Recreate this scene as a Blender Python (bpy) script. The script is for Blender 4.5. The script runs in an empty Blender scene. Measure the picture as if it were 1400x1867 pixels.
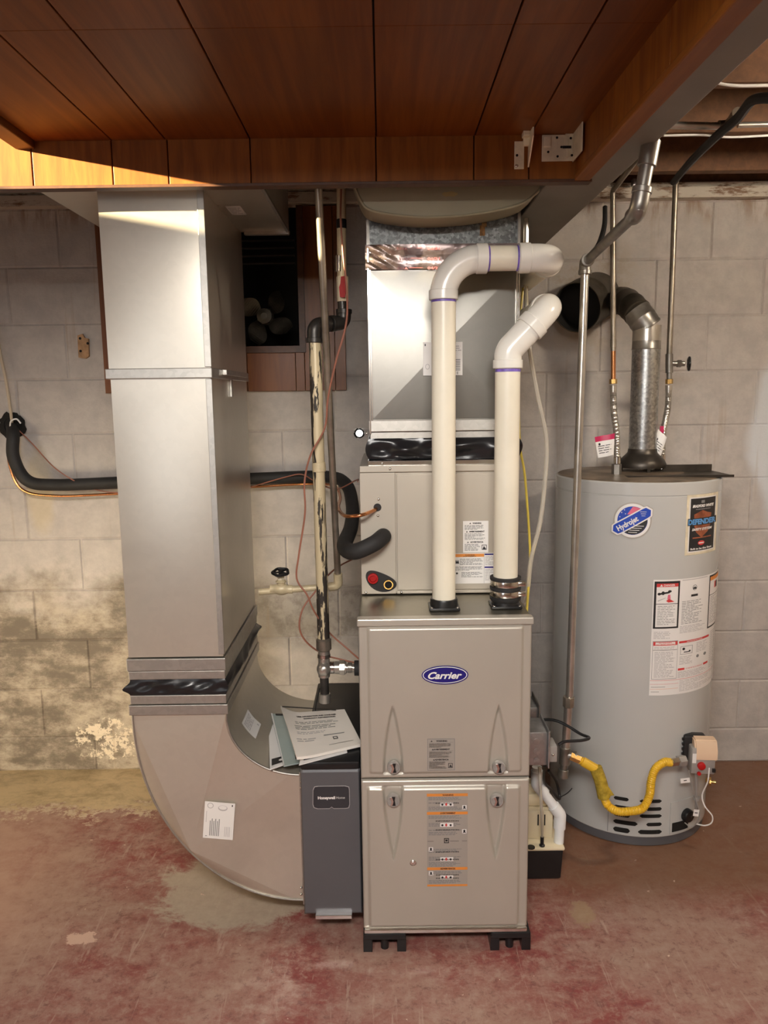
import bpy, bmesh, math, random
from mathutils import Vector, Matrix
random.seed(7)
SC = bpy.context.scene
COL = SC.collection
# ------------------------------------------------------------ camera
H = 1.49; PITCH = math.radians(8.65); ROLL = math.radians(0.75); F = 1400.0
fw = Vector((0, math.cos(PITCH), -math.sin(PITCH)))
R0 = Vector((1, 0, 0)); U0 = Vector((0, math.sin(PITCH), math.cos(PITCH)))
CR = R0*math.cos(ROLL) - U0*math.sin(ROLL)
CU = R0*math.sin(ROLL) + U0*math.cos(ROLL)
cd = bpy.data.cameras.new('camera'); cam = bpy.data.objects.new('camera', cd); COL.objects.link(cam)
cd.sensor_fit = 'VERTICAL'; cd.sensor_height = 36.0; cd.lens = 36.0*F/1867.0; cd.clip_start = .05
m = Matrix((CR, CU, -fw)).transposed().to_4x4(); m.translation = Vector((0, 0, H)); cam.matrix_world = m
SC.camera = cam
# ------------------------------------------------------------ world, lights, exposure
w = bpy.data.worlds.new('world'); SC.world = w; w.use_nodes = True
w.node_tree.nodes['Background'].inputs[0].default_value = (.75, .85, 1, 1)
w.node_tree.nodes['Background'].inputs[1].default_value = .6
SC.view_settings.view_transform = 'Standard'; SC.view_settings.look = 'None'
SC.view_settings.gamma = 1; SC.view_settings.use_curve_mapping = False
SC.view_settings.exposure = 0.70
def area(name, loc, target, sx, sy, power, col):
    l = bpy.data.lights.new(name, 'AREA'); l.shape = 'RECTANGLE'; l.size = sx; l.size_y = sy
    l.energy = power; l.color = col
    o = bpy.data.objects.new(name, l); COL.objects.link(o); o.location = loc
    o.rotation_euler = (Vector(target)-Vector(loc)).to_track_quat('-Z', 'Y').to_euler(); return o
# glazed door behind the camera on the left, window behind on the right
area('ceiling_fixture_rear', (-.12, -.40, 2.21), (.15, 2.0, .75), .9, .22, 36, (1, .95, .89))
area('daylight_door_rear', (-1.62, -2.05, 1.30), (-.1, 2, .9), .70, 1.5, 6.5, (.92, .95, 1))
area('added_warm_fill_left', (-2.5, 1.25, .50), (-1.25, 2.7, .42), .8, .8, 6.5, (1, .82, .54)).data.spread = math.radians(62)  # unseen added fill lamp warming the lower left wall; no door stands there
b = bpy.data.lights.new('ceiling_bulb', 'POINT'); b.energy = 20; b.color = (1, .86, .68); b.shadow_soft_size = .06
bo = bpy.data.objects.new('ceiling_bulb', b); COL.objects.link(bo); bo.location = (1.45, 1.62, 2.13)
s = bpy.data.lights.new('sun', 'SUN'); s.energy = 34; s.angle = math.radians(.6); s.color = (1, .82, .50)
so = bpy.data.objects.new('sun', s); COL.objects.link(so)
so.rotation_euler = Vector((1, .45, -.185)).to_track_quat('-Z', 'Y').to_euler()

# ------------------------------------------------------------ pixel -> real place helpers (depth plane / height plane)
def ray(px, py):
    return fw + CR*((px-700)/F) + CU*((933.5-py)/F)
def P(px, py, Y):
    d = ray(px, py); t = Y/d.y; return Vector((d.x*t, Y, H+d.z*t))
def PZ(px, py, Z):
    d = ray(px, py); t = (Z-H)/d.z; return Vector((d.x*t, d.y*t, Z))
def X(px, py, Y): return P(px, py, Y).x
def Zz(px, py, Y): return P(px, py, Y).z
def proj(v):
    q = Vector(v)-Vector((0, 0, H)); c = q.dot(fw); return 700+F*q.dot(CR)/c, 933.5-F*q.dot(CU)/c

# ------------------------------------------------------------ materials
def new_mat(name):
    m = bpy.data.materials.new(name); m.use_nodes = True
    return m, m.node_tree.nodes, m.node_tree.links, m.node_tree.nodes['Principled BSDF']
class G:
    def __init__(s, name):
        s.m, s.n, s.l, s.b = new_mat(name)
        s.pos = s.n.new('ShaderNodeNewGeometry').outputs['Position']
    def put(s, inp, v):
        if isinstance(v, bpy.types.NodeSocket): s.l.new(v, inp)
        elif isinstance(v, (tuple, list)) and len(v) == 3 and inp.type == 'RGBA': inp.default_value = (*v, 1)
        else: inp.default_value = v
    def noise(s, scale, detail=4, rough=.55, vec=None, stretch=None, dist=0):
        v = vec or s.pos
        if stretch:
            mp = s.n.new('ShaderNodeVectorMath'); mp.operation = 'MULTIPLY'; s.l.new(v, mp.inputs[0]); mp.inputs[1].default_value = stretch; v = mp.outputs[0]
        t = s.n.new('ShaderNodeTexNoise'); t.inputs['Scale'].default_value = scale; t.inputs['Detail'].default_value = detail
        t.inputs['Roughness'].default_value = rough; t.inputs['Distortion'].default_value = dist; s.l.new(v, t.inputs['Vector']); return t.outputs['Fac']
    def vor(s, scale, feature='F1', out='Distance', rnd=1):
        t = s.n.new('ShaderNodeTexVoronoi'); t.feature = feature; t.inputs['Scale'].default_value = scale; t.inputs['Randomness'].default_value = rnd
        s.l.new(s.pos, t.inputs['Vector']); return t.outputs[out]
    def ramp(s, f, a, b_, lo=0, hi=1):
        t = s.n.new('ShaderNodeMapRange'); t.interpolation_type = 'SMOOTHSTEP'
        s.put(t.inputs[0], f); t.inputs[1].default_value = a; t.inputs[2].default_value = b_; t.inputs[3].default_value = lo; t.inputs[4].default_value = hi; return t.outputs[0]
    def mix(s, f, a, b_):
        t = s.n.new('ShaderNodeMix'); t.data_type = 'RGBA'; s.put(t.inputs[0], f); s.put(t.inputs[6], a); s.put(t.inputs[7], b_); return t.outputs[2]
    def math(s, op, a, b_=0):
        t = s.n.new('ShaderNodeMath'); t.operation = op; s.put(t.inputs[0], a); s.put(t.inputs[1], b_); return t.outputs[0]
    def xyz(s):
        t = s.n.new('ShaderNodeSeparateXYZ'); s.l.new(s.pos, t.inputs[0]); return t.outputs
    def blob(s, c, r, nz=None, amt=.3, soft=.35):   # 1 inside an ellipsoid about c
        a = s.n.new('ShaderNodeVectorMath'); a.operation = 'SUBTRACT'; s.l.new(s.pos, a.inputs[0]); a.inputs[1].default_value = c
        d = s.n.new('ShaderNodeVectorMath'); d.operation = 'DIVIDE'; s.l.new(a.outputs[0], d.inputs[0]); d.inputs[1].default_value = r
        e = s.n.new('ShaderNodeVectorMath'); e.operation = 'LENGTH'; s.l.new(d.outputs[0], e.inputs[0]); v = e.outputs['Value']
        if nz is not None: v = s.math('ADD', v, s.math('MULTIPLY', s.math('SUBTRACT', nz, .5), amt*2))
        return s.ramp(v, 1-soft, 1+soft, 1, 0)
    def bump(s, h, strength, dist=.002, prev=None):
        t = s.n.new('ShaderNodeBump'); t.inputs['Strength'].default_value = strength; t.inputs['Distance'].default_value = dist; s.l.new(h, t.inputs['Height'])
        if prev: s.l.new(prev, t.inputs['Normal'])
        return t.outputs[0]
    def fin(s, col, rough=.5, metal=0, normal=None, **k):
        s.put(s.b.inputs['Base Color'], col); s.put(s.b.inputs['Roughness'], rough); s.put(s.b.inputs['Metallic'], metal)
        if normal is not None: s.l.new(normal, s.b.inputs['Normal'])
        for a, v in k.items(): s.put(s.b.inputs[a.replace('_', ' ')], v)
        return s.m
def pm(name, col, rough=.5, metal=0, var=.12, vs=8, bump=.0, bs=80, bd=.001, **k):
    g = G(name); n = g.noise(vs, 5)
    c2 = tuple(min(1, c*(1+var)) for c in col); c1 = tuple(c*(1-var) for c in col)
    cc = g.mix(g.ramp(n, .3, .7), c1, c2)
    nm = g.bump(g.noise(bs, 3), bump, bd) if bump else None
    return g.fin(cc, rough, metal, nm, **k)
M = {}
def block_mat():
    g = G('painted_block'); x, y, z = g.xyz()
    n1 = g.noise(3.5, 6); n2 = g.noise(14, 6, .65); n3 = g.noise(60, 4, .7)
    c = g.mix(g.ramp(n2, .3, .72), (.43, .395, .37), (.54, .495, .455))
    # old water staining low on the left
    low = g.math('MULTIPLY', g.ramp(g.math('ADD', z, g.math('MULTIPLY', g.math('SUBTRACT', n1, .5), .9)), .62, .86, 1, 0), g.ramp(x, -.75, -.25, 1, 0))
    st = g.math('MULTIPLY', low, g.ramp(g.noise(4.5, 10, .76, stretch=(1, 1, 1.7)), .36, .60))
    c = g.mix(g.math('MULTIPLY', low, .55), c, (.40, .31, .19))
    c = g.mix(g.math('MULTIPLY', st, .88), c, (.105, .080, .058))
    pt = g.math('MULTIPLY', g.blob((-1.13, 2.93, .13), (.13, .4, .085), n2, 1.1, .06), g.ramp(g.noise(22, 6, .7), .46, .51))
    c = g.mix(pt, c, (.66, .57, .44))
    yb = g.blob((-1.32, 2.93, 1.14), (.05, .5, .16), n2, .4, .3); c = g.mix(g.math('MULTIPLY', yb, .35), c, (.60, .47, .22))
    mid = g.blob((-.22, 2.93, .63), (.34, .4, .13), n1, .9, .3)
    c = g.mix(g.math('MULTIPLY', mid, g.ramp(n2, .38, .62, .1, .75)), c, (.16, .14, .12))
    # soot around flue and old rust under the sill
    c = g.mix(g.math('MULTIPLY', g.blob((.74, 2.93, 1.83), (.20, .4, .22), n1, .8, .35), g.ramp(n2, .42, .6, 0, .5)), c, (.30, .22, .13))
    top = g.math('MULTIPLY', g.ramp(g.math('ADD', z, g.math('MULTIPLY', n2, .16)), 2.15, 2.25), g.ramp(g.noise(9, 5, .6, stretch=(2.2, 1, .5)), .45, .62))
    c = g.mix(g.math('MULTIPLY', top, .7), c, (.25, .15, .08))
    c = g.mix(g.blob((1.66, 2.93, 1.33), (.26, .4, .44), n1, .35, .10), c, (.62, .64, .66))
    drip = g.math('MULTIPLY', g.ramp(g.noise(6, 4, .6, stretch=(5, 1, .22)), .60, .70), g.ramp(g.noise(2.3, 2), .45, .6))
    c = g.mix(g.math('MULTIPLY', drip, .28), c, (.33, .22, .12))
    c = g.mix(g.ramp(n3, .70, .78, 0, .55), c, (.30, .25, .2))
    h = g.math('ADD', g.noise(90, 5, .7, stretch=(1, 1, 1.6)), g.math('MULTIPLY', g.noise(18, 3, .6), 1.2))
    return g.fin(c, .62, 0, g.bump(h, .42, .003))
def floor_mat():
    g = G('worn_red_concrete'); x, y, z = g.xyz()
    n1 = g.noise(1.7, 6, .6, dist=.5); n2 = g.noise(7, 10, .78, stretch=(1, 1.5, 1), dist=.35); n3 = g.noise(34, 6, .75)
    c = g.mix(g.ramp(n2, .36, .62), (.36, .205, .165), (.255, .062, .056))
    c = g.mix(g.ramp(n1, .42, .66, 0, .7), c, (.38, .255, .195))
    c = g.mix(g.ramp(n3, .50, .64, 0, .5), c, (.42, .30, .24)); c = g.mix(g.ramp(n3, .36, .48, .55, 0), c, (.16, .055, .05))
    scr = g.ramp(g.noise(7, 5, .7, stretch=(6, .7, 1), dist=.6), .57, .68); c = g.mix(g.math('MULTIPLY', scr, .6), c, (.47, .34, .27))
    dark = g.ramp(g.noise(16, 6, .75, dist=1.2), .60, .70, 0, .55); c = g.mix(dark, c, (.13, .045, .038))
    c = g.mix(g.blob((-1.62, 2.0, 0), (.55, .75, 1), n2, .5, .4), c, (.45, .28, .21))
    # brown unpainted area at right
    br = g.math('MULTIPLY', g.ramp(x, .35, .6), g.ramp(y, 1.95, 2.2)); c = g.mix(g.math('MULTIPLY', br, .8), c, g.mix(n2, (.16, .070, .035), (.22, .12, .06)))
    # bare grey cement by the elbow, tan strip along the left wall
    gp = g.blob((-.44, 2.16, 0), (.27, .18, 1), n2, .8, .12); c = g.mix(g.math('MULTIPLY', gp, .85), c, g.mix(n3, (.36, .30, .225), (.54, .46, .36)))
    tan = g.math('MULTIPLY', g.ramp(g.math('ADD', y, g.math('MULTIPLY', g.math('SUBTRACT', n2, .5), .5)), 2.61, 2.66), g.ramp(x, -.75, -.45, 1, 0))
    c = g.mix(tan, c, g.mix(g.ramp(n2, .35, .6), (.34, .25, .13), (.60, .46, .27)))
    edge = g.math('MULTIPLY', g.math('MULTIPLY', g.ramp(g.math('ADD', y, g.math('MULTIPLY', g.math('SUBTRACT', n2, .5), .5)), 2.56, 2.60), g.ramp(g.math('ADD', y, g.math('MULTIPLY', g.math('SUBTRACT', n2, .5), .5)), 2.62, 2.67, 1, 0)), g.math('MULTIPLY', g.ramp(n3, .45, .55), g.ramp(x, -.75, -.45, 1, 0)))
    c = g.mix(edge, c, (.62, .50, .36))
    # pale flakes
    fl = g.math('MULTIPLY', g.ramp(g.noise(38, 3, .5, dist=.6), .725, .745), g.ramp(g.noise(3, 2), .48, .58)); c = g.mix(fl, c, (.66, .50, .40))
    bl = g.blob((-.86, 1.945, 0), (.04, .025, 1), n3, 1.6, .1); c = g.mix(bl, c, (.62, .42, .33))
    bl2 = g.blob((.56, 2.02, 0), (.035, .05, 1), n3, 1.4, .2); c = g.mix(g.math('MULTIPLY', bl2, .6), c, (.40, .29, .17))
    h = g.math('ADD', g.noise(35, 6, .7), g.math('MULTIPLY', g.noise(6, 3), 2))
    return g.fin(c, g.ramp(n2, .3, .7, .30, .55), 0, g.bump(h, .25, .003), Specular_IOR_Level=.45)
def wood_mat(name, a, b_, rough, vert=True, gl=.5, coat=0):
    g = G(name); st = (1, 1, .10) if vert else (1, .05, 1)
    n = g.noise(38, 5, .62, stretch=st, dist=.35); n2 = g.noise(9, 3, .5, stretch=st)
    oi = g.n.new('ShaderNodeObjectInfo').outputs['Random']
    c = g.mix(g.ramp(n, .32, .68), a, b_)
    c = g.mix(g.ramp(n2, .58, .75, 0, .45), c, tuple(v*.45 for v in a))
    c = g.mix(g.math('MULTIPLY', oi, .22), c, tuple(v*.55 for v in a))
    return g.fin(c, rough, 0, g.bump(n, .08, .001), Specular_IOR_Level=gl, Coat_Weight=coat, Coat_Roughness=.25)
def galv(name, base, rough, spang=.05, sc=60, wav=.012, met=.92):
    g = G(name); v = g.vor(sc, out='Color'); sp = g.n.new('ShaderNodeSeparateColor'); g.l.new(v, sp.inputs[0])
    k = g.math('MULTIPLY', sp.outputs[0], spang)
    c = g.mix(k, base, tuple(x*.45 for x in base)); nn = g.noise(5, 4)
    sm = g.ramp(g.noise(3.1, 5, .6, dist=.5), .5, .75, 0, .25); c = g.mix(sm, c, tuple(q*.62 for q in base))
    scv = g.ramp(g.noise(30, 2, .5, stretch=(1, 1, .03)), .70, .78, 0, .2); c = g.mix(scv, c, tuple(min(1, q*1.25) for q in base))
    r = g.math('ADD', g.ramp(nn, .3, .7, rough-.008, rough+.008), g.math('MULTIPLY', sp.outputs[1], .05 if spang > .1 else .004))
    return g.fin(c, r, met, g.bump(g.noise(3.2, 2), wav, .02))
M['block'] = block_mat(); M['floor'] = floor_mat()
M['mortar'] = M['block']
M['fascia'] = wood_mat('orange_wood_panel', (.20, .058, .008), (.32, .105, .014), .5, True, .3)
M['casing'] = wood_mat('casing_wood', (.21, .065, .010), (.31, .105, .016), .5, False, .3)
M['ceil'] = wood_mat('varnished_ceiling_plank', (.145, .038, .006), (.215, .064, .009), .40, False, .16, .0)
M['darkwood'] = wood_mat('dark_trim_wood', (.07, .025, .010), (.10, .038, .014), .45, False)
M['panelwood'] = wood_mat('old_wall_panelling', (.17, .052, .014), (.23, .08, .02), .4)
M['joist'] = wood_mat('joist_wood', (.11, .045, .016), (.17, .072, .026), .7, False)
M['groove'] = pm('groove_dark', (.025, .010, .004), .8)
M['subfloor'] = pm('subfloor_dark', (.06, .035, .02), .85)
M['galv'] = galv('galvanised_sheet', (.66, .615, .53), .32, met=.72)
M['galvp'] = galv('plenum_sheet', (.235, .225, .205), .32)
M['galv2'] = galv('galvanised_cleat', (.52, .50, .46), .38, .22, 90)
M['spangle'] = galv('old_spangled_galvanised', (.27, .28, .28), .42, 1.3, 150)
M['vent'] = galv('vent_spangle', (.50, .50, .49), .30, .8, 130)
M['foil'] = pm('foil_tape', (.36, .29, .285), .32, 1, .15, 6, .5, 22, .008)
M['beige'] = pm('beige_duct_paint', (.36, .32, .215), .5, .0, .06, 5)
M['greyduct'] = pm('grey_duct_paint', (.215, .195, .165), .6, .0, .08, 5)
M['cab'] = pm('pearl_beige_enamel', (.50, .465, .405), .36, .35, .03, 5)
M['cabtop'] = galv('cabinet_top_steel', (.30, .275, .215), .34, .08, 30)
M['coil'] = pm('beige_cabinet_steel', (.50, .455, .385), .45, .35, .03, 4)
M['slate'] = pm('slate_grey_enamel', (.125, .125, .135), .42, .25, .05, 4)
M['black'] = pm('black_plastic', (.012, .012, .013), .35, 0, .3)
M['rubber'] = pm('black_foam_rubber', (.018, .017, .017), .7, 0, .3, 12, .3, 60)
M['vinyl'] = pm('black_vinyl_fabric', (.012, .012, .014), .28, 0, .2)
M['pvc'] = pm('white_pvc', (.78, .73, .60), .32, 0, .05, 7)
M['pvcf'] = pm('pvc_fitting', (.78, .76, .70), .22, 0, .03, 6)
M['pvcpump'] = pm('bright_white_pvc', (.85, .86, .86), .35, 0, .03, 6)
M['purple'] = pm('purple_primer', (.16, .10, .42), .4, 0, .3, 60)
M['tank'] = pm('tank_grey_enamel', (.50, .50, .485), .17, .0, .02, 3)
M['tanktop'] = pm('tank_top_steel', (.20, .15, .105), .45, .3, .4, 12)
M['dsteel'] = pm('dark_steel', (.075, .065, .055), .42, .8, .3, 10)
M['sooty'] = pm('sooty_flue', (.10, .085, .065), .5, .7, .5, 9)
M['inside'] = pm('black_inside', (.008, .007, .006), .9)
M['iron'] = pm('black_iron_pipe', (.06, .055, .05), .38, .6, .3, 20)
M['pipe'] = pm('grey_steel_pipe', (.30, .28, .25), .36, .75, .25, 14)
M['brightpipe'] = pm('bright_steel_pipe', (.55, .52, .47), .28, .85, .15, 14)
M['chrome'] = pm('bright_steel', (.75, .73, .7), .18, 1, .1)
M['brass'] = pm('brass', (.60, .38, .13), .25, .95, .15)
M['copper'] = pm('copper', (.68, .30, .13), .25, .95, .15)
M['oldcopper'] = pm('dull_copper_pipe', (.29, .25, .20), .35, .7, .3, 14)
M['creampipe'] = pm('cream_painted_metal', (.62, .52, .33), .4, .1, .15, 25, .3, 50)
M['wire'] = pm('brown_wire', (.33, .13, .085), .5)
M['yellow'] = pm('yellow_coating', (.80, .48, .03), .32, 0, .1)
M['yellowtag'] = pm('yellow_tag', (.42, .30, .035), .25, 0, .3, 60, .5, 60)
M['yellowwire'] = pm('yellow_tube', (.70, .55, .08), .4)
M['red'] = pm('red_plastic', (.42, .010, .010), .55, Specular_IOR_Level=.3)
M['white'] = pm('white_label', (.80, .78, .76), .45, 0, .01)
M['tan'] = pm('tan_cover', (.72, .52, .36), .4, 0, .03)
M['cream'] = pm('cream_plastic', (.78, .68, .48), .45, 0, .04)
M['bracket'] = pm('cream_bracket_metal', (.85, .78, .60), .4, .3, .12, 30)
M['grip'] = pm('valve_grey', (.36, .34, .32), .4, .3)
M['greybox'] = galv('junction_box_zinc', (.52, .52, .52), .38, .35, 70)
M['paper'] = pm('paper', (.90, .84, .76), .6, 0, .03)
M['tealpaper'] = pm('teal_booklet', (.33, .40, .385), .35, 0, .06)
M['ink'] = pm('ink_black', (.02, .02, .022), .5, 0, 0)
M['grey_ink'] = pm('ink_grey', (.22, .22, .22), .5, 0, 0)
M['paleink'] = pm('ink_pale', (.48, .46, .46), .5, 0, 0)
M['orange'] = pm('label_orange', (.72, .26, .05), .5, 0, .02)
M['labred'] = pm('label_red', (.62, .05, .05), .45, 0, .02)
M['labblue'] = pm('label_blue', (.02, .07, .46), .35, 0, .02)
M['navy'] = pm('badge_navy', (.018, .015, .17), .25, 0, .02)
M['lightblue'] = pm('label_light_blue', (.10, .30, .62), .4, 0, .05)
M['magenta'] = pm('tag_magenta', (.48, .02, .09), .4)
M['silverlab'] = pm('silver_label', (.42, .39, .35), .4, .3, .02)
M['pink'] = pm('label_pink', (.75, .16, .25), .4)
M['tapeink'] = pm('tape_red_ink', (.45, .14, .16), .4)
M['bronze'] = pm('shield_bronze', (.32, .10, .05), .3, .3, .4, 25)
M['wallpaint'] = pm('room_paint', (.60, .50, .37), .7)
M['roomceil'] = pm('pale_room_ceiling', (.70, .66, .60), .7)
M['sill'] = (lambda g: g.fin(g.mix(g.ramp(g.noise(20, 6, .7, stretch=(.5, 1, 2)), .36, .50), (.20, .11, .06), (.56, .50, .42)), .6, 0, g.bump(g.noise(40, 4), .5, .003)))(G('peeling_sill_paint'))
def chip():   # cream paint flaking off black iron
    g = G('flaking_paint_pipe'); n = g.noise(16, 5, .6, stretch=(2.2, 2.2, .28), dist=.4)
    x, y, z = g.xyz()
    f = g.ramp(g.math('ADD', n, g.math('MULTIPLY', g.ramp(z, .75, 1.5), -.02)), .515, .53)
    return g.fin(g.mix(f, (.62, .52, .33), (.035, .028, .022)), g.ramp(f, 0, 1, .38, .6), .1, g.bump(f, .4, .001))
M['chip'] = chip()
def glassy():
    g = G('clear_tube'); return g.fin((.85, .80, .70), .12, 0, None, Transmission_Weight=.6, IOR=1.3)
M['clear'] = glassy()
def emis(name, col, st):
    g = G(name); return g.fin((.8, .8, .8), .5, 0, None, Emission_Color=col, Emission_Strength=st)
M['daylight'] = emis('daylight_outside', (1, 1, 1), 3)

# ------------------------------------------------------------ object helpers
WL = {}
def link(o, parent):
    COL.objects.link(o)
    if parent is not None: o.parent = parent
def thing(name, label, cat, loc, group=None, kind=None):
    o = bpy.data.objects.new(name, None); o.empty_display_size = .05; COL.objects.link(o); o.location = loc
    WL[o] = Vector(loc); o['label'] = label; o['category'] = cat
    if group: o['group'] = group
    return o
def tag(o, label, cat, group=None):
    o['label'] = label; o['category'] = cat
    if group: o['group'] = group
    return o
def mk(name, bm, mats, parent=None, smooth=False, label=None, kind=None, ang=40):
    if not isinstance(mats, (list, tuple)): mats = [mats]
    bmesh.ops.remove_doubles(bm, verts=bm.verts, dist=1e-6)
    bmesh.ops.recalc_face_normals(bm, faces=[f for f in bm.faces if f.material_index < 50])
    if parent is not None: off = WL[parent].copy()
    else:
        xs = [v.co.x for v in bm.verts]; ys = [v.co.y for v in bm.verts]; zs = [v.co.z for v in bm.verts]
        off = Vector(((min(xs)+max(xs))/2, (min(ys)+max(ys))/2, min(zs)))
    for v in bm.verts: v.co -= off
    me = bpy.data.meshes.new(name)
    for mt in mats: me.materials.append(M[mt] if isinstance(mt, str) else mt)
    if smooth:
        for f in bm.faces: f.smooth = True
        for e in bm.edges:
            if len(e.link_faces) == 2 and e.calc_face_angle(0) > math.radians(ang): e.smooth = False
    bm.to_mesh(me); bm.free()
    o = bpy.data.objects.new(name, me); link(o, parent)
    if parent is None: o.location = off; WL[o] = off
    else: WL[o] = WL[parent].copy()
    if label: o['label'] = label
    if kind: o['kind'] = kind
    return o
def inst(name, me, loc, parent, rot=None, label=None):
    o = bpy.data.objects.new(name, me); link(o, parent); o.location = Vector(loc)-(WL[parent] if parent else Vector())
    WL[o] = Vector(loc)
    if rot: o.rotation_euler = rot
    if label: o['label'] = label
    return o
B = bmesh.new
def box(bm, x0, x1, y0, y1, z0, z1, bev=0, mi=0):
    vs = [bm.verts.new((x, y, z)) for x in (x0, x1) for y in (y0, y1) for z in (z0, z1)]
    q = [(0, 1, 3, 2), (4, 6, 7, 5), (0, 4, 5, 1), (2, 3, 7, 6), (0, 2, 6, 4), (1, 5, 7, 3)]
    fs = [bm.faces.new([vs[i] for i in f]) for f in q]
    for f in fs: f.material_index = mi
    bmesh.ops.recalc_face_normals(bm, faces=fs)
    if bev:
        r = bmesh.ops.bevel(bm, geom=list({e for f in fs for e in f.edges}), offset=bev, segments=2, profile=.5, affect='EDGES')
        for f in r['faces']: f.material_index = mi
    return bm
def prism(bm, pts, y0, y1, mi=0, bev=0):
    a = [bm.verts.new((p[0], y0, p[1])) for p in pts]; c = [bm.verts.new((p[0], y1, p[1])) for p in pts]
    fs = [bm.faces.new(a), bm.faces.new(c[::-1])]
    n = len(pts)
    for i in range(n): fs.append(bm.faces.new((a[i], c[i], c[(i+1) % n], a[(i+1) % n])))
    for f in fs: f.material_index = mi
    bmesh.ops.recalc_face_normals(bm, faces=fs)
    return bm
def spline(pts, k=8):
    pts = [Vector(p) for p in pts]; q = [2*pts[0]-pts[1]]+pts+[2*pts[-1]-pts[-2]]; out = []
    for i in range(1, len(q)-2):
        a, b_, c, d = q[i-1:i+3]
        for j in range(k):
            t = j/k; out.append(.5*((2*b_)+(c-a)*t+(2*a-5*b_+4*c-d)*t*t+(3*b_-a-3*c+d)*t**3))
    return out+[pts[-1]]
def fillet(pts, r, k=6):
    pts = [Vector(p) for p in pts]; out = [pts[0]]
    for i in range(1, len(pts)-1):
        a = pts[i-1]-pts[i]; b_ = pts[i+1]-pts[i]; la, lb = a.length, b_.length
        a.normalize(); b_.normalize(); th = a.angle(b_)
        d = min(r/max(1e-4, math.tan(th/2)), la*.49, lb*.49)
        s, e = pts[i]+a*d, pts[i]+b_*d
        for j in range(k+1):
            t = j/k; out.append((1-t)**2*s+2*t*(1-t)*pts[i]+t*t*e)
    return out+[pts[-1]]
def tube(bm, pts, r, n=14, mi=0, caps=True, rf=None):
    pts = [Vector(p) for p in pts]
    T = []
    for i in range(len(pts)):
        t = (pts[min(i+1, len(pts)-1)]-pts[max(i-1, 0)]); T.append(t.normalized() if t.length > 0 else Vector((0, 0, 1)))
    u = T[0].orthogonal().normalized(); rings = []; s = 0
    for i, p in enumerate(pts):
        if i:
            q = T[i-1].rotation_difference(T[i]); u = q @ u; s += (p-pts[i-1]).length
        u = (u-T[i]*u.dot(T[i])).normalized(); v = T[i].cross(u)
        rr = rf(s) if rf else r
        rings.append([bm.verts.new(p+(u*math.cos(2*math.pi*j/n)+v*math.sin(2*math.pi*j/n))*rr) for j in range(n)])
    fs = []
    for a, c in zip(rings, rings[1:]):
        for j in range(n): fs.append(bm.faces.new((a[j], a[(j+1) % n], c[(j+1) % n], c[j])))
    if caps: fs.append(bm.faces.new(rings[0][::-1])); fs.append(bm.faces.new(rings[-1]))
    for f in fs: f.material_index = mi
    return bm
def lathe(bm, prof, o, axis=(0, 0, 1), n=28, mi=0, cap0=True, cap1=True):
    a = Vector(axis).normalized(); u = a.orthogonal().normalized(); v = a.cross(u); o = Vector(o); rings = []
    for r, t in prof:
        rings.append([bm.verts.new(o+a*t+(u*math.cos(2*math.pi*j/n)+v*math.sin(2*math.pi*j/n))*max(r, 1e-5)) for j in range(n)])
    fs = []
    for p, c in zip(rings, rings[1:]):
        for j in range(n): fs.append(bm.faces.new((p[j], p[(j+1) % n], c[(j+1) % n], c[j])))
    if cap0: fs.append(bm.faces.new(rings[0][::-1]))
    if cap1: fs.append(bm.faces.new(rings[-1]))
    for f in fs: f.material_index = mi
    return bm
def cyl(bm, p, q, r, n=20, mi=0, bev=0):
    p, q = Vector(p), Vector(q); L = (q-p).length; b_ = bev
    pr = [(r-b_, 0), (r, b_), (r, L-b_), (r-b_, L)] if b_ else [(r, 0), (r, L)]
    return lathe(bm, pr, p, q-p, n, mi)
def field(bm, x0, x1, z0, z1, nx, nz, f, back=None, mi=0):
    """front-facing sheet (toward -Y); f(x,z)->y ; closed to plane y=back"""
    g = [[bm.verts.new((x0+(x1-x0)*i/nx, f(x0+(x1-x0)*i/nx, z0+(z1-z0)*j/nz), z0+(z1-z0)*j/nz)) for j in range(nz+1)] for i in range(nx+1)]
    for i in range(nx):
        for j in range(nz): bm.faces.new((g[i][j], g[i+1][j], g[i+1][j+1], g[i][j+1])).material_index = mi
    if back is not None:
        rim = [g[i][0] for i in range(nx+1)]+[g[nx][j] for j in range(1, nz+1)]+[g[i][nz] for i in range(nx-1, -1, -1)]+[g[0][j] for j in range(nz-1, 0, -1)]
        bk = [bm.verts.new((v.co.x, back, v.co.z)) for v in rim]; n = len(rim)
        for i in range(n): bm.faces.new((rim[i], bk[i], bk[(i+1) % n], rim[(i+1) % n])).material_index = mi
        bm.faces.new(bk).material_index = mi
    return bm
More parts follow.
